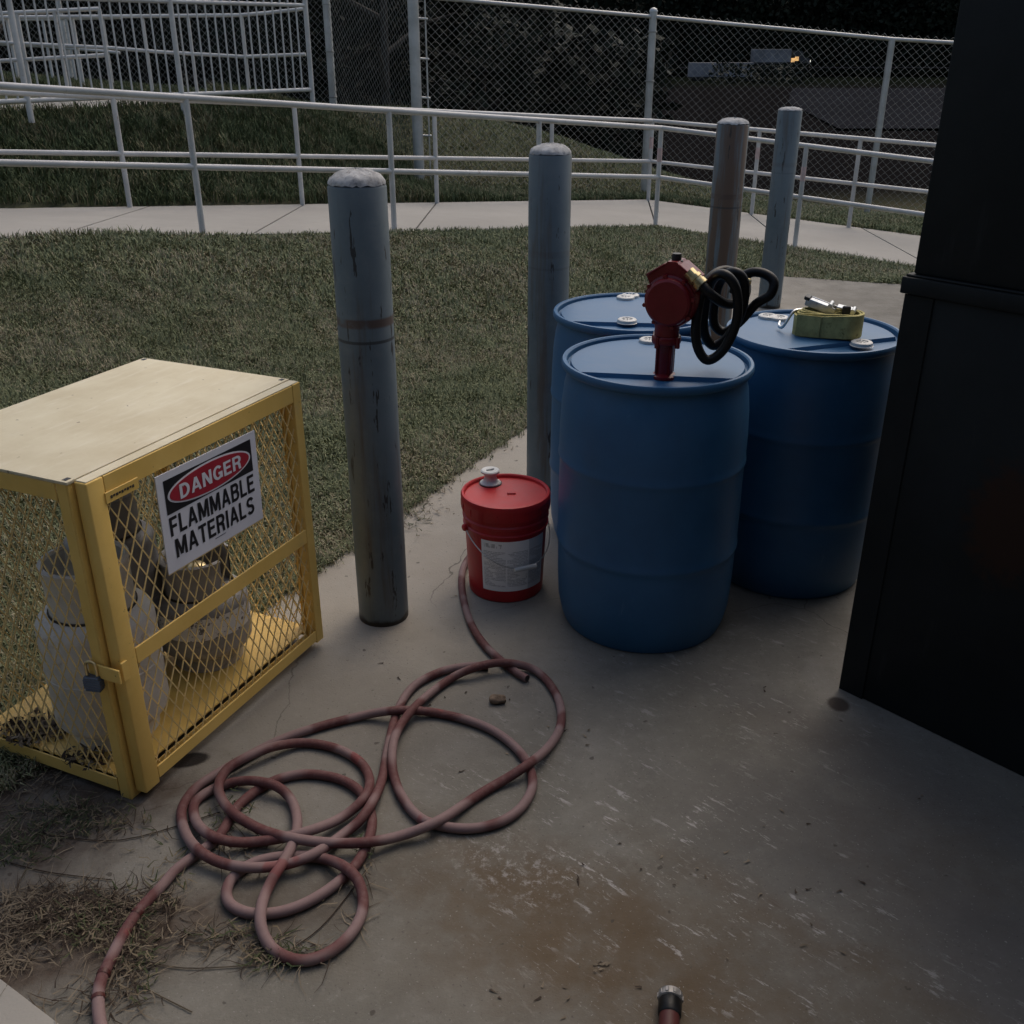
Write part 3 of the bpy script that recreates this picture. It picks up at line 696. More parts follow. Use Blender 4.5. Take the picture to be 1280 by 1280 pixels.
cas = MB().lathe(prof, 48, bc, ax=AX).build('casing', 'red_paint', pump, 30)
m = MB()
for k in range(8):
    a = k*PI/4+.2; m = MB().lathe([(0, .052), (.0065, .052), (.0065, .036), (0, .036)], 6, bc+AX@Vector((.0722*math.cos(a), .0722*math.sin(a), 0)), ax=AX)
    m.build('bolt', 'red_paint', cas, 30)
# gabled port block on top of the casing
gp = [(-.078, .022), (-.058, .036), (-.066, .050), (-.075, .069), (-.022, .103), (-.014, .112), (.014, .112), (.02, .105), (.071, .068), (.082, .052), (.07, .03), (.05, .0), (-.05, .0)]
MB().prism(gp, -.036, .036, AX, bc).build('port_block', 'red_paint', pump, 25)
m = MB()
for sx in (1, -1):
    e = Vector((sx*.60, .80, 0)).normalized() if False else None
m = MB().box(bc+AX@Vector((.047, .087, 0)), (.066, .006, .082), AX@Matrix.Rotation(-.62, 3, 'Z'), .002)
m.box(bc+AX@Vector((-.047, .087, 0)), (.066, .006, .082), AX@Matrix.Rotation(.58, 3, 'Z'), .002)
m.build('port_flange', 'red_paint', pump)
MB().lathe([(0, .13), (.013, .13), (.014, .124), (.014, .111), (.019, .111), (.019, .104)], 16, bc, ax=axes(fx, -fy, fz)).build('plug', 'black_plastic', pump)
# outlet elbow with a brass coupling and the black hose looped over it
c0 = PX(867, 346, -.045); c1 = PX(882, 361, -.065)
dv = (c1-c0).normalized(); side = dv.cross(Vector((0, 1, 0))).normalized(); CX = axes(side, dv.cross(side), dv)
MB().lathe([(0, -.02), (.017, -.02), (.017, .0), (.021, .0), (.021, .010), (.0175, .011), (.0175, .018), (.0205, .019), (.0205, .034), (.016, .036), (0, .036)], 12, c0, ax=CX).build('brass_coupling', 'brass', pump, 30)
hp = [PX(876, 355, -.057), PX(891, 370, -.07), PX(910, 380, -.045), PX(930, 372, .02), PX(930, 350, .07), PX(905, 338, .05), PX(882, 355, .01), PX(871, 395, -.03), PX(871, 430, -.05), PX(884, 450, -.06),
      PX(905, 436, -.06), PX(921, 400, -.07), PX(920, 362, -.075), PX(905, 343, -.06), PX(889, 352, -.02), PX(881, 385, .02), PX(880, 415, .04), PX(892, 432, .05), PX(912, 418, .04), PX(928, 385, .01), PX(930, 352, -.01), PX(917, 340, 0.0), PX(901, 350, .05), PX(893, 380, .085), PX(893, 405, .09), PX(906, 415, .08), PX(925, 402, .05),
      PX(945, 380, .03), PX(963, 368, .02), PX(967, 352, .03), PX(955, 342, .05), PX(938, 341, .07), PX(922, 352, .085), PX(917, 366, .09)]
MB().tube(smooth_path(hp, 8), .0142, 12).build('hose', 'black_rubber', pump)
e0, e1 = PX(929, 352, .055), PX(936, 346, .05)
MB().lathe([(0, 0), (.012, 0), (.012, .02), (.009, .022), (0, .022)], 10, e0, ax=axes(Vector((0, 0, 1)), Vector((0, -1, 0)).normalized(), Vector((1, 0, 0)))).build('hose_end_fitting', 'brass', pump)

# ------------------------------------------------------------------ ratchet strap on the right drum
sp = gnd(1034, 420, .89)
strap = thing('ratchet_strap', 'rolled olive webbing strap with a steel ratchet lying on the drum', 'strap', (sp.x, sp.y+.012, .889), rad(-24)); strap.scale = (1.06, 1.25, 1.45)
def stad(L, Wd, n=10):
    r = Wd/2; h = L/2-r; p = []
    for k in range(n+1): a = -PI/2+PI*k/n; p.append((h+r*math.cos(a), r*math.sin(a)))
    for k in range(n+1): a = PI/2+PI*k/n; p.append((-h+r*math.cos(a), r*math.sin(a)))
    return p
for k, (L, Wd) in enumerate(((.212, .088), (.196, .074), (.18, .06), (.164, .046), (.146, .032))):
    o_, i_ = stad(L, Wd), stad(L-.013, Wd-.011); n = len(o_); m = MB(); dz = .0012*math.sin(k*2.1)
    f = lambda x, z: z+.006*math.sin(x*16+k)+dz
    vs = [(x, y, f(x, .0)) for x, y in o_]+[(x, y, f(x, .052)) for x, y in o_]+[(x, y, f(x, .052)) for x, y in i_]+[(x, y, f(x, .0)) for x, y in i_]
    fs = []
    for j in range(n):
        l = (j+1) % n
        for q in range(4): fs.append((q*n+j, q*n+l, ((q+1) % 4)*n+l, ((q+1) % 4)*n+j))
    mn = min(v[2] for v in vs); m.add([(x, y, max(z, .0) if z < .03 else z) for x, y, z in vs], fs); m.build('webbing_turn', 'web', strap, 50)
MB().box((-.052, -.0455, .027), (.075, .003, .05), Matrix.Rotation(.0, 3, 'Z'), .001).build('loose_end', 'web', strap)
rt = axes(Vector((.975, -.05, -.2)).normalized(), Vector((.05, 1, 0)).normalized(), Vector((.2, .0, .98)).normalized())
m = MB().box((-.03, .0, .064), (.095, .004, .018), rt, .001).box((-.03, .036, .064), (.095, .004, .018), rt, .001)
m.box((-.034, .018, .070), (.085, .036, .004), rt, .001)
m.build('ratchet_frame', 'steel', strap)
m = MB().box((.045, .018, .064), (.05, .034, .004), axes(Vector((1, 0, -.1)).normalized(), Vector((0, 1, 0)), Vector((.1, 0, 1)).normalized()), .001)
m.tube([(.0, -.004, .066), (.0, .042, .066)], .008, 10).tube([(.07, -.002, .058), (.07, .04, .058)], .0075, 10); m.build('ratchet_handle', 'steel', strap)
MB().box((-.072, .018, .08), (.018, .038, .008), rt, .002).build('ratchet_grip', 'black_plastic', strap); MB().box((.05, .004, .061), (.026, .012, .02), None, .003).build('pawl', 'black_plastic', strap)
hk = [(-.085, .02, .05), (-.108, .0, .048), (-.122, -.016, .03), (-.135, -.012, .012), (-.15, .004, .01), (-.152, .02, .016)]
MB().tube(smooth_path(hk, 6), .0042, 8).build('hook', 'steel', strap)

# ------------------------------------------------------------------ red pail
pail = thing('red_pail', 'red plastic pail with a white pour spout and printed label', 'pail', (-.022, 3.15, 0))
h_ = .375
def pr_at(z): return .132+(.148-.132)*z/.36
body = MB().lathe([(.0, .006), (.12, .006), (.128, .0), (.132, .005), (pr_at(.2), .2), (pr_at(.255), .255), (.1495, .258), (.1505, .264), (pr_at(.27)+.001, .268), (pr_at(.285)+.001, .285), (.151, .288), (.1515, .295), (.1465, .3), (.1465, .325), (.1465, .35)], 72).build('bucket', 'red_plastic', pail, 28)
lid = MB().lathe([(.149, .318), (.1545, .318), (.1555, .322), (.1545, .345), (.1560, .350), (.1565, .366), (.153, .3735), (.147, .3745), (.143, .371), (.141, .362), (.0, .361)], 72).build('lid', 'red_plastic', pail, 28)
for k in range(18):
    a = 2*PI*k/18; m = MB().box((.1557*math.cos(a), .1557*math.sin(a), .332), (.002, .004, .024), axes(Vector((math.cos(a), math.sin(a), 0)), Vector((-math.sin(a), math.cos(a), 0)), fz)); m.build('tear_notch', 'red_plastic', lid)
MB().box((.02, .0, .363), (.03, .012, .006), None, .002).build('moulding_mark', 'red_plastic', lid)
sw = gnd(613, 603, .365); s0 = Vector((sw.x+.022, sw.y-3.15, .361))
MB().lathe([(.037, .0), (.037, .006), (.030, .009), (.024, .016), (.021, .026), (.021, .034), (.026, .04), (.033, .044), (.034, .05), (.030, .0535), (.012, .053), (.006, .050), (.0, .05)], 32, s0).build('pour_spout', 'white_plastic', lid, 40)
MB().lathe([(.041, .0), (.041, .003), (.0, .003)], 32, s0).build('spout_gasket', 'black_plastic', lid)
MB().box(s0+Vector((0, 0, .054)), (.03, .006, .004), Matrix.Rotation(.5, 3, 'Z'), .001).build('pull_tab', 'grey_plastic', lid)
n = 24; a0, a1 = -PI*.5-.62, -PI*.5+1.12; vs = []; fs = []; uvs = []
for j, z in enumerate((.048, .245)):
    for k in range(n+1):
        a = a0+(a1-a0)*k/n; r = pr_at(z)+.0012; vs.append((r*math.cos(a), r*math.sin(a), z)); uvs.append((k/n, j))
for k in range(n): fs.append((k, k+1, n+2+k, n+1+k))
me = MB().add(vs, fs).mesh('label', 60); uvl = me.uv_layers.new(name='UVMap')
for lp in me.loops: uvl.data[lp.index].uv = uvs[lp.vertex_index]
link('label', me, 'label', body)
ea = -PI*.5-1.15
ears = [Vector((.153*math.cos(ea), .153*math.sin(ea), .262)), Vector((-.153*math.cos(ea), -.153*math.sin(ea), .262))]
for e in ears:
    d_ = Vector((e.x, e.y, 0)).normalized(); mm = MB().lathe([(0, -.004), (.013, -.004), (.013, .006), (.009, .01), (0, .01)], 14, e, ax=axes(Vector((-d_.y, d_.x, 0)), fz, d_)); mm.build('handle_ear', 'red_plastic', body)
bow = []
for k in range(25):
    t_ = k/24; th = PI*t_; along = math.cos(th); hang = math.sin(th)
    base = ears[0]*(1+along)/2+ears[1]*(1-along)/2
    outv = Vector((math.cos(ea+PI/2), math.sin(ea+PI/2), 0))
    bow.append(base+outv*(.166*hang)+Vector((0, 0, -.112*hang)))
bail = MB().tube(bow, .0021, 6).build('bail_wire', 'wire', pail)
g0 = bow[12]; gd = (bow[14]-bow[10]).normalized()
MB().tube([g0-gd*.042, g0-gd*.040, g0+gd*.040, g0+gd*.042], [.006, .0085, .0085, .006], 12).build('grip', 'white_plastic', bail)

# ------------------------------------------------------------------ yellow cylinder cage
c0w = gnd(165, 1000); c1w = gnd(405, 806); _dv = c1w-c0w; crz = math.atan2(_dv.y, _dv.x)+math.atan2(.040, .825)   # (405, 806) is the proud door's corner
exv = Vector((math.cos(crz), math.sin(crz), 0))
CL, CDp, CH = .825, .535, .893
cage = thing('cylinder_cage', 'yellow steel mesh cage holding gas cylinders, locked on its left edge', 'cage', (c0w.x, c0w.y, 0), crz)
CM = Matrix.Translation(cage.location) @ Matrix.Rotation(crz, 4, 'Z')
CI = CM.inverted()
def on_cage(u, v, y):           # photo pixel -> cage coordinates on the plane y = const
    o = CI@EYE; d = CI.to_3x3()@ray(u, v); return o+d*((y-o.y)/d.y)
T = .036
for (x, y, sx, sy) in ((0, 0, 1, 1), (CL, 0, -1, 1), (0, CDp, 1, -1), (CL, CDp, -1, -1)):
    m = MB().b2((min(x, x+sx*T), min(y, y+sy*.004), 0), (max(x, x+sx*T), max(y, y+sy*.004), CH-.006), .0012)
    m.b2((min(x, x+sx*.004)-.0005*sx, min(y+sy*.004, y+sy*T), 0), (max(x, x+sx*.004), max(y+sy*.004, y+sy*T), CH-.006), .0012)
    m.build('corner_post', 'yellow', cage, None)
MB().b2((-.003, -.003, CH-.006), (CL+.003, CDp+.003, CH+.002), .0015, 2).build('top_panel', 'top', cage, 30)
def rail(name, lo, hi, parent=cage): return MB().b2(lo, hi, .0015).build(name, 'yellow', parent, None)
rail('top_rail', (-.0025, .037, CH-.05), (.002, CDp-.037, CH-.0065)); rail('top_rail', (CL-.002, .037, CH-.05), (CL+.0025, CDp-.037, CH-.0065))
rail('top_rail', (.037, CDp-.002, CH-.05), (CL-.037, CDp+.0025, CH-.0065))
rail('bottom_rail', (-.0025, .037, .018), (.002, CDp-.037, .058)); rail('bottom_rail', (CL-.002, .037, .018), (CL+.0025, CDp-.037, .058))
rail('bottom_rail', (.037, CDp-.002, .018), (CL-.037, CDp+.0025, .058)); rail('bottom_rail', (.037, .0, .018), (CL-.037, .004, .05))
MB().b2((.006, .006, .058), (CL-.006, CDp-.006, .064), .001).build('floor_panel', 'yellow', cage, None)
def diamonds(w, h, px, pz, t=.0021):
    """expanded-metal sheet in a w x h rectangle as flat strands; returns MB in (x,0,z)"""
    m = MB()
    def strand(x0, z0, x1, z1):
        d = Vector((x1-x0, 0, z1-z0)); L = d.length
        if L < 1e-4: return
        d /= L; nrm = Vector((-d.z, 0, d.x))*t*.55; yy = Vector((0, t*.6, 0))
        a, b = Vector((x0, 0, z0)), Vector((x1, 0, z1))
        vs = [a-nrm-yy, a+nrm-yy, a+nrm+yy, a-nrm+yy, b-nrm-yy, b+nrm-yy, b+nrm+yy, b-nrm+yy]
        m.add(vs, [(0, 1, 5, 4), (1, 2, 6, 5), (2, 3, 7, 6), (3, 0, 4, 7)])
    for sgn in (1, -1):
        k0 = -int(h/pz)-3
        for k in range(k0, int(w/px)+int(h/pz)+4):
            # line through x = k*px at z=0, slope pz/px
            pts = []
            xs, zs = (k*px, 0.), None
            # param along z
            za, zb = 0., h
            f = lambda z: k*px+sgn*z*px/pz
            xa, xb = f(za), f(zb)
            lo, hi = (0., w)
            def clipz(x): return (x-k*px)*pz/px*sgn
            zl = sorted((clipz(lo), clipz(hi))); za, zb = max(za, zl[0]), min(zb, zl[1])
            if zb-za > 1e-3: strand(f(za), za, f(zb), zb)
    return m
def panel(o, ux, w, h, parent, px=.037, pz=.072, t=.0024, nm='mesh_panel'):
    m = diamonds(w, h, px, pz, t); o = Vector(o); ux = Vector(ux); uy = Vector((-ux.y, ux.x, 0))
    m.v = [tuple(o+ux*x+uy*y+Vector((0, 0, z))) for x, y, z in m.v]
    return m.build(nm, 'mesh', parent, None)
panel((.0055, .010, .05), (0, 1, 0), CDp-.02, CH-.09, cage); panel((CL-.0055, .010, .05), (0, 1, 0), CDp-.02, CH-.09, cage)
panel((.01, CDp-.0055, .05), (1, 0, 0), CL-.02, CH-.09, cage)
# door: folded-sheet frame standing proud of the cabinet
DX0, DX1, DZ0, DZ1, DY = .014, CL+.002, .022, CH-.002, -.040
door = MB().b2((DX0, DY, DZ0), (DX0+.052, -.004, DZ1), .0045, 3).build('door', 'yellow', cage, 30)
rail('stile', (DX1-.036, DY, DZ0+.004), (DX1, -.004, DZ1), door)
rail('door_rail', (DX0+.0525, DY+.001, DZ1-.052), (DX1-.0365, -.004, DZ1-.001), door)
rail('door_rail', (DX0+.0525, DY+.001, DZ0+.012), (DX1-.0365, DY+.006, DZ0+.050), door)
rail('door_rail', (DX0+.0525, DY+.001, .388), (DX1-.0365, DY+.006, .434), door)
panel((DX0+.045, DY+.0105, DZ0+.03), (1, 0, 0), DX1-DX0-.075, DZ1-DZ0-.07, door)
MB().b2((DX0+.046, DY-.003, DZ1-.068), (DX0+.150, DY+.0005, DZ1-.040), .001).build('name_plate', 'yellow', door, None)
MB().b2((DX0+.004, DY+.003, DZ1-.0005), (DX1-.003, -.006, DZ1+.0025), .001).build('door_cap', 'top', door, None)
for k in range(9): MB().b2((DX0+.060+k*.0085, DY-.0042, DZ1-.058+.002*(k % 2)), (DX0+.0655+k*.0085, DY-.0028, DZ1-.0515)).build('stamped_mark', 'bark', door, None)
for hx_, hy_ in ((.012, .012), (CL-.012, .012), (.012, CDp-.012), (CL-.012, CDp-.012)): MB().b2((hx_-.008, hy_-.006, CH+.0015), (hx_+.008, hy_+.006, CH+.0028)).build('corner_hole', 'black_plastic', cage, None)
m = MB().b2((-.0085, -.052, .378), (-.003, .045, .416), .001); m.b2((DX0-.004, DY-.006, .372), (DX0+.016, DY-.0002, .424), .001); m.build('hasp', 'yellow', cage, None)
for zc in (.2, .7): MB().tube([(DX1+.006, -.02, zc-.03), (DX1+.006, -.02, zc+.03)], .007, 10).build('hinge', 'yellow', door)
# padlock
lk = CM@Vector((-.014, .030, .418))
lock = thing('padlock', 'blue-grey laminated padlock hanging from the hasp of the yellow cage', 'padlock', lk, crz+PI/2+.25); lock.scale = (1.02, 1.02, 1.02)
sh_ = [(-.013, 0, -.032), (-.013, 0, -.006)]+[(.013*math.cos(a)*-1, 0, -.006+.013*math.sin(a)) for a in np.linspace(0.2, PI-.2, 8)]+[(.013, 0, -.006), (.013, 0, -.032)]
MB().tube(sh_, .0038, 8).build('shackle', 'brass', lock)
m = MB()
for k in range(6): m.box((0, 0, -.036-k*.0066), (.044-(k in (0, 5))*.005, .022, .0062), None, .0012)
m.build('lock_body', 'lock', lock, 30)

# warning sign wired to the door
TL, TR, BR, BL = [on_cage(u, v, DY-.006) for u, v in ((193, 598), (317, 538), (330, 647), (212, 718))]
sx_ = ((TR-TL)+(BR-BL))/2; sx_.y = 0; SW = sx_.length; sx_.normalize(); sz_ = Vector((-sx_.z, 0, sx_.x)); SH = (((TL-BL)+(TR-BR))/2).dot(sz_)
ctr = (TL+TR+BR+BL)/4
sign = thing('warning_sign', 'white danger flammable materials sign fixed to the cage door', 'sign', CM@ctr, crz)
SA = axes(sx_, Vector((0, 1, 0)), sz_)
def flat(poly, y): return [SA@Vector((x, y, z)) for x, z in poly]
def sheet(name, poly, y, mat, parent=sign, t=.0006):
    n = len(poly); vs = flat(poly, y)+flat(poly, y+t)
    return MB().add(vs, [tuple(range(n)), tuple(range(2*n-1, n-1, -1))]+[(i, n+i, n+(i+1) % n, (i+1) % n) for i in range(n)]).build(name, mat, parent, None)
hw, hh_ = SW/2, SH/2
rect = lambda x0, z0, x1, z1: [(x0, z0), (x1, z0), (x1, z1), (x0, z1)]
sheet('panel', rect(-hw, -hh_, hw, hh_), .0, 'sign_white', t=.003)
sheet('panel_edge', rect(-hw-.001, -hh_-.003, hw+.001, -hh_-.0002), .0002, 'sign_edge', t=.003)
hx = hw*.88; z1 = hh_*.86; z0 = hh_*.17
sheet('header', rect(-hx, z0, hx, z1), -.0009, 'sign_black')
ell = lambda a, b, zc: [(a*math.cos(t), zc+b*math.sin(t)) for t in np.linspace(0, 2*PI, 49)[:-1]]
zc = (z0+z1)/2; eb = (z1-z0)/2
sheet('oval_border', ell(hx*.955, eb*.93, zc), -.0018, 'sign_white')
sheet('oval', ell(hx*.915, eb*.83, zc), -.0027, 'sign_red')
def arc(cx, cy, rx, ry, a0, a1, n=9): return [(cx+rx*math.cos(rad(a0+(a1-a0)*i/n)), cy+ry*math.sin(rad(a0+(a1-a0)*i/n))) for i in range(n+1)]
# heavy condensed capitals as centre-line strokes in a 0..w by 0..1 cell (stroke .17); S_ = half stroke
S_ = .085
GLY = {
 'A': (.66, [[(.07, 0), (.33, .99)], [(.59, 0), (.33, .99)], [(.18, .30), (.48, .30)]]),
 'B': (.60, [[(S_, 0), (S_, 1)], [(S_, 1-S_), (.30, 1-S_)]+arc(.33, .73, .17, .185, 90, -90)+[(S_, .535)], [(S_, .535), (.32, .535)]+arc(.34, .31, .18, .225, 90, -90)+[(S_, S_)]]),
 'D': (.62, [[(S_, 0), (S_, 1)], [(S_, 1-S_), (.24, 1-S_)]+arc(.24, .5, .30, .415, 90, -90, 14)+[(S_, S_)]]),
 'E': (.54, [[(S_, 0), (S_, 1)], [(S_, 1-S_), (.52, 1-S_)], [(S_, .52), (.48, .52)], [(S_, S_), (.53, S_)]]),
 'F': (.52, [[(S_, 0), (S_, 1)], [(S_, 1-S_), (.51, 1-S_)], [(S_, .50), (.46, .50)]]),
 'G': (.64, [arc(.33, .5, .245, .415, 38, 335, 20)+[(.555, .42)], [(.36, .42), (.64, .42)], [(.565, .46), (.565, .06)]]),
 'I': (.17, [[(S_, 0), (S_, 1)]]),
 'L': (.50, [[(S_, 0), (S_, 1)], [(S_, S_), (.50, S_)]]),
 'M': (.76, [[(S_, 0), (S_, 1)], [(.76-S_, 0), (.76-S_, 1)], [(.13, .97), (.38, .10)], [(.63, .97), (.38, .10)]]),
 'N': (.62, [[(S_, 0), (S_, 1)], [(.62-S_, 0), (.62-S_, 1)], [(.11, .96), (.51, .04)]]),
 'R': (.62, [[(S_, 0), (S_, 1)], [(S_, 1-S_), (.32, 1-S_)]+arc(.33, .70, .19, .215, 90, -90)+[(S_, .485)], [(.36, .46), (.46, .36), (.50, 0)]]),
 'S': (.58, [arc(.29, .71, .205, .205, 20, 235, 10)+arc(.29, .29, .21, .205, 62, -160, 12)]),
 'T': (.56, [[(.28, 0), (.28, 1)], [(0, 1-S_), (.56, 1-S_)]]),
}
def ribbon(pts, w):
    L = []; R = []
    for i, p in enumerate(pts):
        p = Vector(p); d0 = (p-Vector(pts[i-1])).normalized() if i else None; d1_ = (Vector(pts[i+1])-p).normalized() if i < len(pts)-1 else None
        d0 = d0 or d1_; d1_ = d1_ or d0; t = (d0+d1_).normalized(); n = Vector((-t.y, t.x)); k = w/max(.45, n.dot(Vector((-d0.y, d0.x))))
        L.append(p+n*k); R.append(p-n*k)
    return L, R
def words(body, xw, zh, zb, y, mat, bold, parent=sign, gap=.10):
    tot = sum(GLY[c][0] for c in body)+gap*(len(body)-1); sx = xw/tot; x = 0.
    for c in body:
        w, strokes = GLY[c]; m = MB()
        for k, st_ in enumerate(strokes):
            L, R = ribbon(st_, S_); n = len(L); yy = y-.00006*k
            P_ = lambda q: SA@Vector(((x+min(max(q.x, 0), w))*sx-xw/2, yy, min(max(q.y, 0), 1)*zh+zb))
            m.add([P_(q) for q in L]+[P_(q) for q in R], [(n+i, n+i+1, i+1, i) for i in range(n-1)])
        m.build('letter', mat, parent, None); x += w+gap
words('DANGER', hx*1.42, eb*.86, zc-eb*.43, -.0036, 'sign_white', .022)
words('FLAMMABLE', hw*1.74, hh_*.39, hh_*-.285, -.0009, 'sign_black', .022)
words('MATERIALS', hw*1.64, hh_*.39, hh_*-.76, -.0009, 'sign_black', .022)
sheet('fine_print', rect(-hw*.06, -hh_*.835, hw*.16, -hh_*.822), -.0009, 'lock')

# gas cylinders standing in the cage
def tank(px, z0, R_, H, collar, mat, label, gap=.6, rz=0., flake=False, loc=None):
    """px: photo pixel of the foot centre on the cage floor"""
    p = gnd(*px, z0) if loc is None else loc
    t = thing('gas_cylinder', label, 'gas cylinder', (p.x, p.y, z0), rz, 'gas cylinders in the cage')
    fr = R_*.72; b0 = .042; r2 = R_*.42
    pr = [(fr*.5, b0+.012)]
    for k in range(7): a = -PI/2+PI/2*k/6; pr.append((R_-r2+r2*math.cos(a), b0+r2*.7+r2*.7*math.sin(a)))
    hm = (b0+H)/2
    pr += [(R_, hm-.006), (R_+.0022, hm-.004), (R_+.0022, hm+.004), (R_, hm+.006)]
    for k in range(9): a = PI/2*k/8; pr.append((max(.012, (R_-R_*.62+R_*.62*math.cos(a)) if k < 5 else (R_*.82)*(1-(k-4)/4*.97)), H-R_*.34+R_*.34*math.sin(a)))
    MB().lathe(pr, 48).build('shell', mat, t, 45)
    MB().lathe([(fr*1.03, .0), (fr*1.05, .002), (fr, .062), (fr-.004, .062), (fr*1.01, .002)], 40).build('foot_ring', mat, t, 40)
    if collar:
        cr = R_*.72; zt = H+collar; zb = H-R_*.12
        MB().lathe([(cr+.002, zb+.004), (cr+.0045, zb+.006), (cr+.0045, zb+.010), (cr+.002, zb+.012)], 40).build('weld_seam', 'bark', t, 40)
        k = [(cr, zb), (cr, zt-.012), (cr+.004, zt-.006), (cr+.004, zt), (cr-.006, zt+.003), (cr-.010, zt-.004), (cr-.004, zt-.012), (cr-.004, zb)]
        MB().lathe(k, 40, a0=gap/2, a1=2*PI-gap/2).build('collar', mat, t, 40)
        v = MB().lathe([(.018, H-.01), (.018, H+.03), (.012, H+.03), (.012, H+.05), (0, H+.05)], 14)
        v.tube([(0, 0, H+.035), (.045, 0, H+.035)], .011, 10).lathe([(0, H+.05), (.026, H+.05), (.028, H+.062), (.02, H+.068), (0, H+.068)], 14)
        v.build('valve', 'brass', t)
    if flake:
        n = 20; vs = []
        for z in (hm-.012, hm+.058):
            for q in range(n+1): a = -2.35+2.2*q/n; vs.append(((R_+.0034)*math.cos(a), (R_+.0034)*math.sin(a), z))
        MB().add(vs, [(q, q+1, n+2+q, n+1+q) for q in range(n)]).build('flaking_label', 'flake', t, 60)
    return t
_foot = CI@gnd(141, 913, .064)
tank(None, .064, .147, .40, .125, 'tank_white', 'white gas cylinder with a ring collar beside the padlocked cage post', .5, 2.2, loc=CM@Vector((max(.162, _foot.x), max(.165, _foot.y), 0)))
tank((262, 818), .064, .137, .25, .10, 'tank_tan', 'weathered tan-grey gas cylinder with flaking label behind the danger sign', 1.0, .0, True)
tloc = CM@Vector((.42, .375, 0))
tank(None, .064, .125, .46, .11, 'tank_grey', 'tall dark grey gas cylinder at the back of the cage', .8, 1.2, loc=tloc)

# ------------------------------------------------------------------ hoses
HR = .0128
def hz(pts): return [gnd(100+a/2, 780+b/2, HR) for a, b in pts]
long_path = [(1020, 104), (960, 107), (900, 120), (835, 155), (795, 215), (772, 300), (757, 380), (738, 432), (702, 488), (650, 532), (590, 572), (520, 600), (430, 609), (350, 596), (290, 560), (259, 510), (256, 460), (290, 410), (350, 370), (420, 330), (500, 290), (580, 262), (660, 240), (760, 219), (850, 217), (950, 235), (1030, 265), (1090, 310), (1124, 360), (1130, 410), (1102, 460), (1050, 495), (980, 511), (910, 506), (850, 485), (804, 430), (781, 360), (785, 290), (812, 238), (865, 182), (950, 124), (1045, 97), (1135, 114), (1190, 175), (1203, 245), (1172, 307), (1100, 365), (1000, 425), (900, 490), (800, 530), (700, 547), (600, 545), (500, 529), (430, 503), (370, 460), (346, 410), (366, 365), (412, 335), (480, 308), (560, 297), (640, 311), (700, 345), (724, 390), (710, 435), (660, 480), (595, 510), (500, 536), (400, 546), (330, 530), (291, 495), (286, 450), (320, 420), (370, 399), (430, 392), (490, 405), (528, 440), (543, 490), (535, 540), (511, 590), (480, 640), (455, 700), (453, 758), (480, 810), (530, 838), (582, 838), (640, 810), (688, 760), (708, 700), (694, 640), (652, 602), (595, 584), (520, 580), (440, 595), (386, 630), (366, 670), (380, 705), (430, 724), (500, 720), (570, 695), (640, 650), (698, 590), (729, 510), (720, 450), (690, 410), (640, 385), (570, 375), (505, 385), (450, 411), (397, 453), (371, 495), (345, 533), (300, 570), (243, 612), (200, 660), (152, 712), (112, 770), (76, 840), (50, 900), (46, 960), (58, 1030), (90, 1120)]
def resample(P, step):
    out = [P[0]]; acc = 0
    for a, b in zip(P, P[1:]):
        L = (b-a).length
        while acc+L >= step:
            a = a+(b-a)*((step-acc)/L); out.append(a); L = (b-a).length; acc = 0
        acc += L
    return out
def lay(P, r, under=None, prio=None):
    """drop a hose on the slab: turns of higher prio ride over lower ones (photo pixel stays put while the height changes)"""
    X = np.array([p[:] for p in P]); n = len(X); Z = np.full(n, r+.0005); step = np.linalg.norm(X[1]-X[0]); skip = int(.12/step)
    order = np.argsort(prio if prio is not None else np.zeros(n), kind='stable'); done = []
    prev = np.array([p[:] for p in under]) if under is not None else np.zeros((0, 3))
    for i in order:
        J = np.array([j for j in done if abs(j-i) > skip], int)
        cand = X[J]; cz = Z[J]
        if len(prev): cand = np.concatenate([prev, cand]); cz = np.concatenate([prev[:, 2], cz])
        if len(cand):
            d = np.hypot(cand[:, 0]-X[i, 0], cand[:, 1]-X[i, 1]); m = d < 2*r
            if m.any(): Z[i] = max(Z[i], min(r*3.4, (cz[m]*.7+r*.3+np.sqrt(np.maximum(0, 4*r*r-d[m]**2))*.95).max()))
        done.append(i)
    sl = step*.24
    for i in range(1, n): Z[i] = max(Z[i], Z[i-1]-sl)
    for i in range(n-2, -1, -1): Z[i] = max(Z[i], Z[i+1]-sl)
    k = np.hanning(13); k /= k.sum(); Z = np.convolve(np.pad(Z, 6, mode='edge'), k, 'valid')
    out = []
    for (x, y, z0), z in zip(X, Z):
        f = (CAM_H-z)/(CAM_H-z0); out.append(Vector((x*f, y*f, z)))
    return out
def hose_thing(label, P):
    h = MB().tube(P, HR, 12).build('garden_hose', 'hose', None, 60)
    return tag(h, label, 'hose')
short_px = [(612, 668), (592, 690), (580, 708), (577, 727), (580, 752), (589, 780), (604, 804), (622, 822), (645, 840), (660, 849)]
SPTH = lay(resample(smooth_path([gnd(u, v, HR) for u, v in short_px], 10), .010), HR)
hose_thing('faded red hose running from behind the red pail to its open end', SPTH)
bore = MB().lathe([(HR*.72, 0), (.0, .0)], 12, SPTH[-1]+(SPTH[-1]-SPTH[-2]).normalized()*.0008, ax=axes(*( (lambda d: (d.cross(Vector((0,0,1))).normalized(), d.cross(Vector((0,0,1))).normalized().cross(d)*-1, d))((SPTH[-1]-SPTH[-2]).normalized()))))
o = bpy.data.objects['garden_hose']; bore.build('bore', 'black_plastic', o, None)
cps = hz(long_path); LP0 = resample(smooth_path(cps, 10), .010)
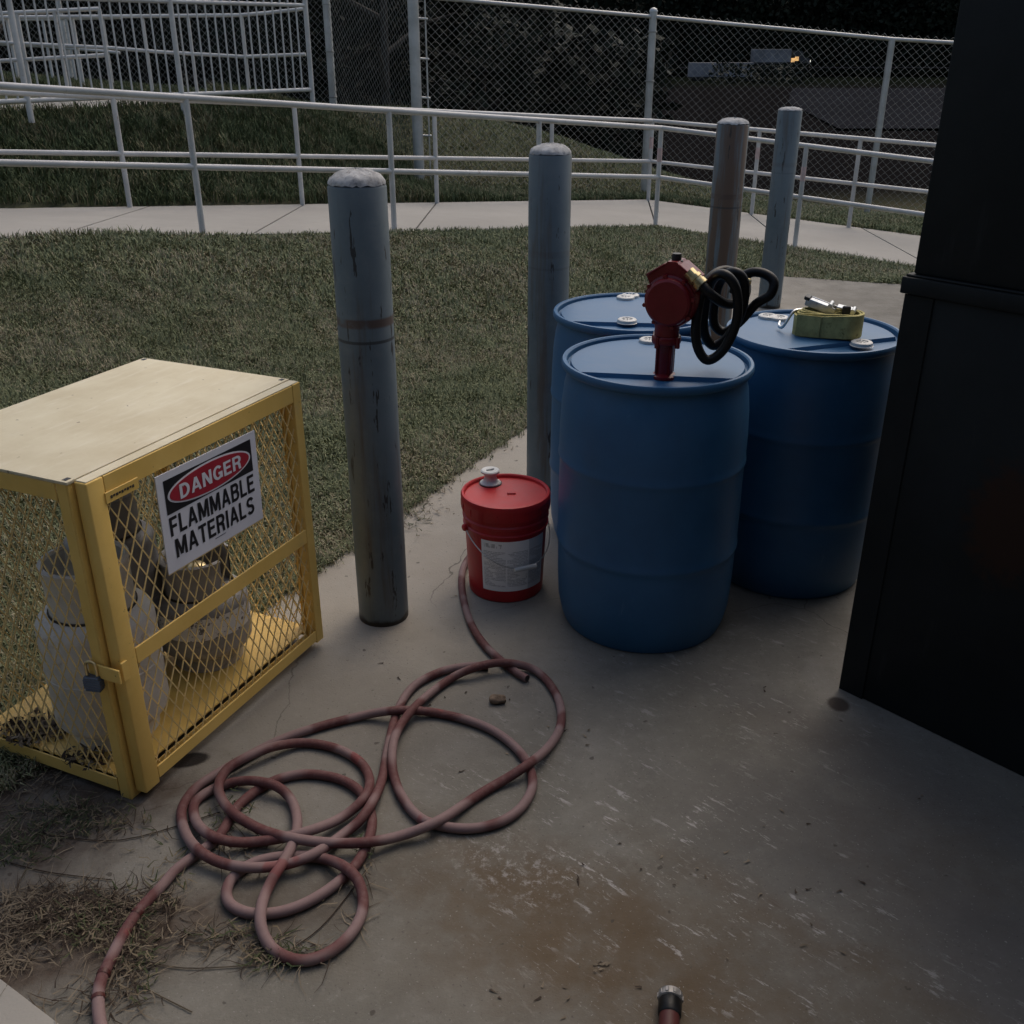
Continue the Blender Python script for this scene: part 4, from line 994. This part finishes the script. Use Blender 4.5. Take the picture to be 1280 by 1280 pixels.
_cp3 = np.array([p[:] for p in cps]); _seq = np.zeros(len(LP0)); _k = 0
for i, p in enumerate(LP0):                      # which control point each sample has reached
    while _k < len(cps)-1 and np.linalg.norm(_cp3[_k+1]-np.array(p[:])) < np.linalg.norm(_cp3[_k]-np.array(p[:])): _k += 1
    _seq[i] = _k
c1_, c2_, c3_ = long_path.index((865, 182)), long_path.index((500, 536)), long_path.index((595, 584))
prio = np.where(_seq < c1_, 1, np.where(_seq < c2_, 3, np.where(_seq < c3_, 2, 0)))
LP = lay(LP0, HR, SPTH, prio)
lh = hose_thing('long faded red hose lying in tangled coils on the concrete', LP)
for i in (len(LP)-26, len(LP)-20, len(LP)-42):
    MB().tube([LP[i], LP[i+1]], HR+.0012, 12, False).build('dark_band', 'hose_dark', lh)
# hose end with a steel coupling at the bottom of the picture
e = gnd(838, 1243, .024); e2 = gnd(830, 1420, .024); dv = (e2-e).normalized(); sd_ = dv.cross(fz).normalized(); HX = axes(sd_, sd_.cross(dv)*-1, dv)
hend = thing('hose_end', 'dark red hose end with a notched steel coupling on the stained concrete', 'hose', (e.x, e.y, 0))
o0 = Vector((0, 0, .026))
cpl = MB().lathe([(.012, .004), (.0165, .0), (.024, .0), (.025, .003), (.025, .016), (.022, .018)], 32, o0, ax=HX).build('coupling', 'dull_steel', hend)
for k in range(10):
    a = 2*PI*k/10; m = MB().box(o0+HX@Vector((.025*math.cos(a), .025*math.sin(a), .009)), (.003, .007, .011), HX@Matrix.Rotation(a, 3, 'Z'), .001); m.build('lug', 'dull_steel', cpl)
MB().lathe([(.0215, .017), (.0235, .02), (.023, .05), (.021, .053)], 24, o0, ax=HX).build('sleeve', 'black_rubber', hend)
MB().tube([o0+dv*.045, o0+dv*.2, o0+dv*.7], .0205, 16).build('hose', 'hose_dark', hend)

# ------------------------------------------------------------------ black container on the right
k0, k1 = gnd(1050, 860), gnd(1280, 972); dx_ = (k1-k0).normalized(); krz = math.atan2(dx_.y, dx_.x)
CT = thing('metal_container', 'tall black steel container with a ledge round its middle', 'container', (k0.x, k0.y, 0), krz)
# local x runs along the visible face, local y goes away behind it
LX, LY = 1.55, 1.2; LED = 1.232
MB().b2((0, 0, .0), (LX, LY, LED-.03), .006, 2).build('lower_body', 'container', CT, 30)
MB().b2((.006, .006, LED+.018), (LX-.006, LY-.006, 2.12), .006, 2).build('upper_body', 'container', CT, 30)
MB().b2((-.013, -.013, LED-.03), (LX+.013, LY+.013, LED+.012), .004, 2).build('ledge', 'container', CT, 30)
MB().b2((-.006, -.006, LED+.012), (LX+.006, LY+.006, LED+.018), .002).build('ledge_lip', 'container', CT, 30)
MB().b2((-.002, -.004, .0), (.075, .0, LED-.032), .001).build('corner_plate', 'container', CT, None)
MB().b2((-.02, -.02, 2.12), (LX+.02, LY+.02, 2.17), .006, 2).build('lid', 'container', CT, 30)

# ------------------------------------------------------------------ ramp railings
HRAIL = .955
def two_rail(name, label, pf, posts, s0, s1, group, pr=.024, bend=True, marks=()):
    t = thing(name, label, 'railing', (0, 0, 0), 0, group)
    P = lambda s, h: Vector((*pf(s)[0], pf(s)[1]+h))
    ss = [s0, 0, s1] if s0 < 0 < s1 else [s0, s1]
    MB().tube([P(s, HRAIL) for s in ss], pr, 12).build('top_rail', 'white_pipe', t)
    for a, b in zip(sorted(set([s0, s1]+list(posts)))[:-1], sorted(set([s0, s1]+list(posts)))[1:]):
        MB().tube([P(a, HRAIL*.5), P(b, HRAIL*.5)], pr*.95, 10).build('middle_rail', 'white_pipe', t)
    for i, s in enumerate(posts):
        o = MB().tube([P(s, -.05), P(s, HRAIL-.01)], pr, 12).build('post', 'white_pipe', t)
        if i in marks: MB().tube([P(s, HRAIL*.66), P(s, HRAIL*.80)], pr+.0015, 12, False).build('paint_mark', 'red_mark', o)
    return t
def s_of(u, v, base, d):   # where the photo's post top meets the railing line
    r = ray(u, v); k = np.array([r.x, r.y]); # solve base + d s = k t
    A = np.array([[d[0], -k[0]], [d[1], -k[1]]]); return float(np.linalg.solve(A, -base)[0])
near_posts = [-6.9]+[s_of(u, v, K, d1) for u, v in ((232, 123), (486, 142), (674, 152))]+[0.]+[s_of(1008, 184, K, d2), s_of(1008, 184, K, d2)+1.7, s_of(1008, 184, K, d2)+3.4]
two_rail('ramp_railing', 'white two-rail pipe railing along the lawn side of the ramp sidewalk', near_pt, near_posts, -8.5, 6.5, 'ramp sidewalk railings', marks=(4, 5))
far_posts = [-8.4]+[s_of(u, v, FK, f1) for u, v in ((141, 122), (368, 137), (543, 147), (690, 151))]+[0.]+[s_of(u, v, FK, f2) for u, v in ((950, 161), (1076, 174))]+[s_of(1076, 174, FK, f2)+1.4, s_of(1076, 174, FK, f2)+2.8]
two_rail('ramp_railing', 'white two-rail pipe railing on the fence side of the ramp sidewalk', far_pt, far_posts, -9.6, 6.3, 'ramp sidewalk railings', marks=(5, 6))

# picket railing on the bank and the pipe railings of the upper ramp behind it
def at_line(a, b):
    a, b = Vector(a), Vector(b)
    return lambda s: (lambda q: (q.x, q.y))(a.lerp(b, s))
pR, pL = atY(391, 126, 13.5), atY(38, 143, 10.9); pa, pb_ = pL[:2], pR[:2]
pick = thing('picket_railing', 'white picket railing with thin upright bars on the grass bank', 'railing', (0, 0, 0))
PL = at_line(pa, pb_); zb_ = lambda s: pL.z+(pR.z-pL.z)*s
def PP(s, h): x, y = PL(s); return Vector((x, y, zb_(s)+h))
s_posts = [-.55, 0., .49, 1.0]
for s in s_posts: MB().tube([PP(s, -.08), PP(s, 1.36)], .030, 12).build('post', 'white_pipe', pick)
for h, r in ((.13, .024), (1.07, .022), (1.34, .026)): MB().tube([PP(-1.0, h), PP(1.0, h)], r, 12).build('rail', 'white_pipe', pick)
pm = MB().tube([(0, 0, .13), (0, 0, 1.33)], .0105, 8).mesh('picket', 40); pm.materials.append(M['white_pipe'])
k = -.98
while k < .99:
    if min(abs(k-s) for s in s_posts) > .012:
        o = link('picket', pm, None, pick); o.location = PP(k, 0)
    k += .0318
def pipe_rail(label, Y, rails, posts, r=.022):
    """rails, posts: photo pixels on a run standing about Y metres ahead (Y may vary with the pixel column)"""
    t = thing('upper_ramp_railing', label, 'railing', (0, 0, 0), 0, 'upper ramp railings')
    W_ = lambda p: atY(p[0], p[1], Y(p[0]))
    for line in rails: MB().tube([W_(p) for p in line], r, 10).build('rail', 'white_pipe', t)
    for a_, b_ in posts:
        q0 = W_(a_); q1 = atY(b_[0], b_[1], q0.y); MB().tube([(q0.x, q0.y, min(q1.z, gz(q0.x, q0.y)-.05)), q0], r, 10).build('post', 'white_pipe', t)
pipe_rail('white pipe railing along the far edge of the upper path', lambda u: 14.1-.0012*(u-300) if u > 60 else 14.4, [[(381, 11), (335, 16), (300, 19), (200, 20), (-60, 22)], [(382, 68), (305, 71), (200, 65), (140, 60), (-60, 50)]], [((302, 20), (311, 113)), ((235, 22), (243, 114)), ((178, 23), (190, 108)), ((90, 20), (102, 95)), ((8, 21), (20, 92))])
pipe_rail('white pipe railing turning back at the landing of the upper path', lambda u: 12.6, [[(-70, 20), (124, 11)], [(-70, 80), (131, 69)]], [((124, 11), (138, 112)), ((68, 15), (84, 110)), ((21, 17), (36, 97)), ((-30, 18), (-12, 100))])
pipe_rail('white pipe railing of the highest ramp run before the chain link', lambda u: 16.2, [[(-60, 26), (150, 22)], [(-60, 52), (60, 58), (150, 66)]], [((53, 24), (63, 90)), ((82, 23), (92, 84)), ((128, 22), (136, 92))])

# ------------------------------------------------------------------ chain-link fence
fence = thing('chain_link_fence', 'galvanised chain-link fence running behind the railings', 'fence', (0, 0, 0))
FP = [(-12.5, 18.2, 1.0, 2.3), (-7.0, 17.2, .95, 2.3), (-2.6, 15.6, .92, 2.3), (-1.21, 13.6, .16, 2.2), (1.86, 14.59, -.04, 2.2), (4.91, 14.19, -.31, 2.2), (8.3, 13.7, -.5, 2.2)]
PRAD = [.04, .04, .055, .068, .05, .042, .042]
for (x, y, z, h), r in zip(FP, PRAD):
    o = MB().tube([(x, y, z-.1), (x, y, z+h+(.05 if r > .045 else -.02))], r, 14).build('post', 'galv', fence)
    if r > .045:
        MB().lathe([(r+.004, z+h+.045), (r+.004, z+h+.065), (r*.7, z+h+.09), (.001, z+h+.1)], 14, (x, y, 0)).build('post_cap', 'galv', o)
def wires(a, b, pw=.105, r=.0032):
    (x0, y0, z0, h0), (x1, y1, z1, h1) = a, b; L = math.hypot(x1-x0, y1-y0); n = int(L/pw); ph = pw*.92
    V = []; F = []
    ux, uy = (x1-x0)/L, (y1-y0)/L
    for j in range(2*n):                      # each wire zigzags down its own half column, hooked round its neighbours
        pts = []; zz = 0.; k = 0; sg = 1 if j % 2 else -1
        while True:
            c = (j+(k+j) % 2)*L/n/2; t = c/L; base = z0+(z1-z0)*t; top = h0+(h1-h0)*t
            if zz > top+.045: break
            e = .003*sg*(1 if (k % 2) else -1)
            pts.append((x0+ux*c-uy*e, y0+uy*c+ux*e, base+.03+zz)); k += 1; zz += ph/2
        b0 = len(V)
        for p in pts:
            for q in range(3):
                an = 2*PI*q/3; V.append((p[0]+(ux*math.cos(an)-uy*math.sin(an))*r, p[1]+(uy*math.cos(an)+ux*math.sin(an))*r, p[2]))
        for i in range(len(pts)-1):
            for q in range(3): l = (q+1) % 3; F.append((b0+i*3+q, b0+i*3+l, b0+i*3+3+l, b0+i*3+3+q))
    return link('wire_mesh', np_mesh('wire_mesh', np.array(V), np.array(F)), 'galvwire', fence, 'stuff')
for a, b in zip(FP, FP[1:]):
    wires(a, b)
    p, q = Vector((a[0], a[1], a[2]+a[3]-.01)), Vector((b[0], b[1], b[2]+b[3]-.01)); MB().tube([p, q], .024, 10).build('top_rail', 'galv', fence)
tb = Vector((-1.21, 13.6, .16)); td = (Vector((1.86, 14.59, -.04))-tb).normalized()
MB().tube([tb+td*.15+fz*.05, tb+td*.15+fz*2.2], .010, 8).build('tension_bar', 'galv', fence)
for h in (.12, .6, 1.05, 1.5, 1.95): MB().tube([tb+fz*h, tb+td*.18+fz*h], .014, 8).build('tension_band', 'galv', fence)
for h in (.2, .8, 1.4, 2.0):
    for (x, y, z, hh0) in (FP[4], FP[2]): MB().lathe([(.058, z+h), (.062, z+h+.004), (.062, z+h+.018), (.058, z+h+.022)], 14, (x, y, 0)).build('tie_band', 'galvwire', fence)

# ------------------------------------------------------------------ lorries on the far road
def lorry(x, y, z, cab, label, hl=7.):
    t = thing('lorry', label, 'lorry', (x, y, z), 0, 'lorries on the far road')
    box = MB().b2((7-2*hl, -1.25, 1.1), (7, 1.25, 4.0), .05); box.build('trailer', 'truck_white', t, None)
    MB().b2((7.4-2*hl, -1.0, .8), (8.4, 1.0, 1.1)).build('chassis', 'truck_dark', t, None)
    wm = MB().lathe([(0, -.16), (.3, -.16), (.5, -.14), (.52, 0), (.5, .14), (.3, .16), (0, .16)], 20, ax=axes(Vector((1, 0, 0)), Vector((0, 0, 1)), Vector((0, -1, 0)))).mesh('wheel'); wm.materials.append(M['black_rubber'])
    for wx in (8.4-2*hl, 9.6-2*hl, 5.6, 6.8, 10.6):
        if wx > 10 and not cab: continue
        for s in (-1, 1): o = link('wheel', wm, None, t); o.location = (wx, s*1.05, .52)
    if cab:
        MB().prism([(7.6, .8), (11.6, .8), (11.7, 1.9), (10.2, 2.2), (9.7, 3.5), (7.6, 3.7)], -1.2, 1.2, axes(Vector((1, 0, 0)), Vector((0, 0, 1)), Vector((0, -1, 0)))).build('cab', 'truck_dark', t, None)
        for s in (-1, 1): MB().box((11.75, s*.8, 1.4), (.12, .5, .5), None, .04).build('headlight', 'headlight', t, None)
        for q in range(2): MB().box((7.5+q*.9, -1.3, 1.6+q*.3), (.9, .12, .9), None, .05).build('marker_lamp', 'amber', t, None)
Yr = 240.
p = atY(900, 95, Yr); lorry(p.x, Yr, -4.86, False, 'white box trailer half hidden by shrubs on the far road')
p = atY(949, 90, Yr+22); lorry(p.x, Yr+22, -2.16, True, 'white lorry with its amber lamps and headlights lit', 4.6)

# ------------------------------------------------------------------ trees
def leaf_cloud(n, fn, size, rng):
    c = fn(n); a = rng.normal(size=(n, 3)); a /= np.linalg.norm(a, axis=1)[:, None]; b = rng.normal(size=(n, 3)); b -= a*(a*b).sum(1)[:, None]; b /= np.linalg.norm(b, axis=1)[:, None]
    s = size*rng.uniform(.6, 1.4, (n, 1)); V = np.stack([c-a*s*.5, c+b*s*.3, c+a*s*.5, c-b*s*.3], 1).reshape(-1, 3)
    return V, np.arange(4*n).reshape(n, 4)
def crown_pts(R_, H, z0, rng, lobes=26):
    L = []
    for _ in range(lobes):
        t = rng.uniform(0, 1); ang = rng.uniform(0, 2*PI); rr = R_*(.35+.65*math.sin(PI*min(1, .15+.8*t)))*rng.uniform(.3, .95)
        L.append((rr*math.cos(ang), rr*math.sin(ang), z0+H*t, R_*rng.uniform(.22, .42)))
    L = np.array(L)
    def fn(n):
        k = rng.integers(0, len(L), n); d = rng.normal(size=(n, 3)); d /= np.linalg.norm(d, axis=1)[:, None]
        return L[k, :3]+d*(L[k, 3:4]*rng.uniform(.5, 1.05, (n, 1)))*np.array([1, 1, .75])
    return fn
TR = []
for v in range(3):
    rng = np.random.default_rng(40+v); Hh = (9., 11., 7.5)[v]
    V, F = leaf_cloud(14000, crown_pts(Hh*.33, Hh*.85, Hh*.12, rng), .16, rng)
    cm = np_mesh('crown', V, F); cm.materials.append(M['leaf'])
    m = MB().tube(smooth_path([(0, 0, -.5), (.1, .05, Hh*.25), (-.1, .1, Hh*.55), (.05, 0, Hh*.85)], 4), [.12-.09*i/12 for i in range(13)], 8)
    for q in range(7):
        a = q*2.4; z = Hh*(.2+.08*q); m.tube([(0, 0, z), (math.cos(a)*Hh*.12, math.sin(a)*Hh*.12, z+Hh*.07), (math.cos(a)*Hh*.24, math.sin(a)*Hh*.24, z+Hh*.1)], [.08, .05, .02], 6)
    tm = m.mesh('trunk'); tm.materials.append(M['bark']); TR.append((cm, tm))
rng = np.random.default_rng(5); spots = []
for i, X in enumerate(np.linspace(-24, -1.5, 12)): spots.append((X+rng.uniform(-.8, .8), 30+rng.uniform(-3, 5)+(i % 2)*6))
for i, (x, y) in enumerate(spots):
    t = thing('tree', 'dark leafy tree in the wood beyond the chain-link fence', 'tree', (x, y, gz(x, y)-.2), rng.uniform(0, 6), 'trees beyond the fence')
    s = rng.uniform(.85, 1.2); t.scale = (s*1.15, s*1.15, s)
    cm, tm = TR[i % 3]; link('crown', cm, None, t); link('trunk', tm, None, t)
def strip(x0, x1, y0, y1, zb, zt):
    def fn(n):
        x = rng.uniform(x0, x1, n); y = rng.uniform(y0, y1, n); top = zb+(zt-zb)*(.72+.28*np.sin(x*.11+y*.07)*np.sin(x*.043+1)); z = zb+(top-zb)*rng.uniform(0, 1, n)**.8
        return np.stack([x, y, z], -1)
    return fn
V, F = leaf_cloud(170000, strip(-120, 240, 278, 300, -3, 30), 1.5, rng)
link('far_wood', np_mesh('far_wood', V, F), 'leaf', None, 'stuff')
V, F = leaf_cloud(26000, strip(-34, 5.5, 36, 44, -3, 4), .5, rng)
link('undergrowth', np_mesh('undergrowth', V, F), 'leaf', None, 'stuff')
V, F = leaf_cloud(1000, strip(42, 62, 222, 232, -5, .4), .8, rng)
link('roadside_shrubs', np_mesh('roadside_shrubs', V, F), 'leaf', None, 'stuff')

# ------------------------------------------------------------------ unseen block with overhang behind the camera, added to shade the near pad
b = thing('shade_block', 'unseen dark block with overhang, added to shade the near pad', 'shade_block', (0, -2.6, 0))
MB().b2((-6, -4, -.05), (7, 0, 3.3)).build('shade_wall', 'shade_wall', b, None)
MB().b2((-6.4, -4.4, 3.3), (7.4, 2.2, 3.5), .02).build('shade_roof', 'shade_wall', b, None)
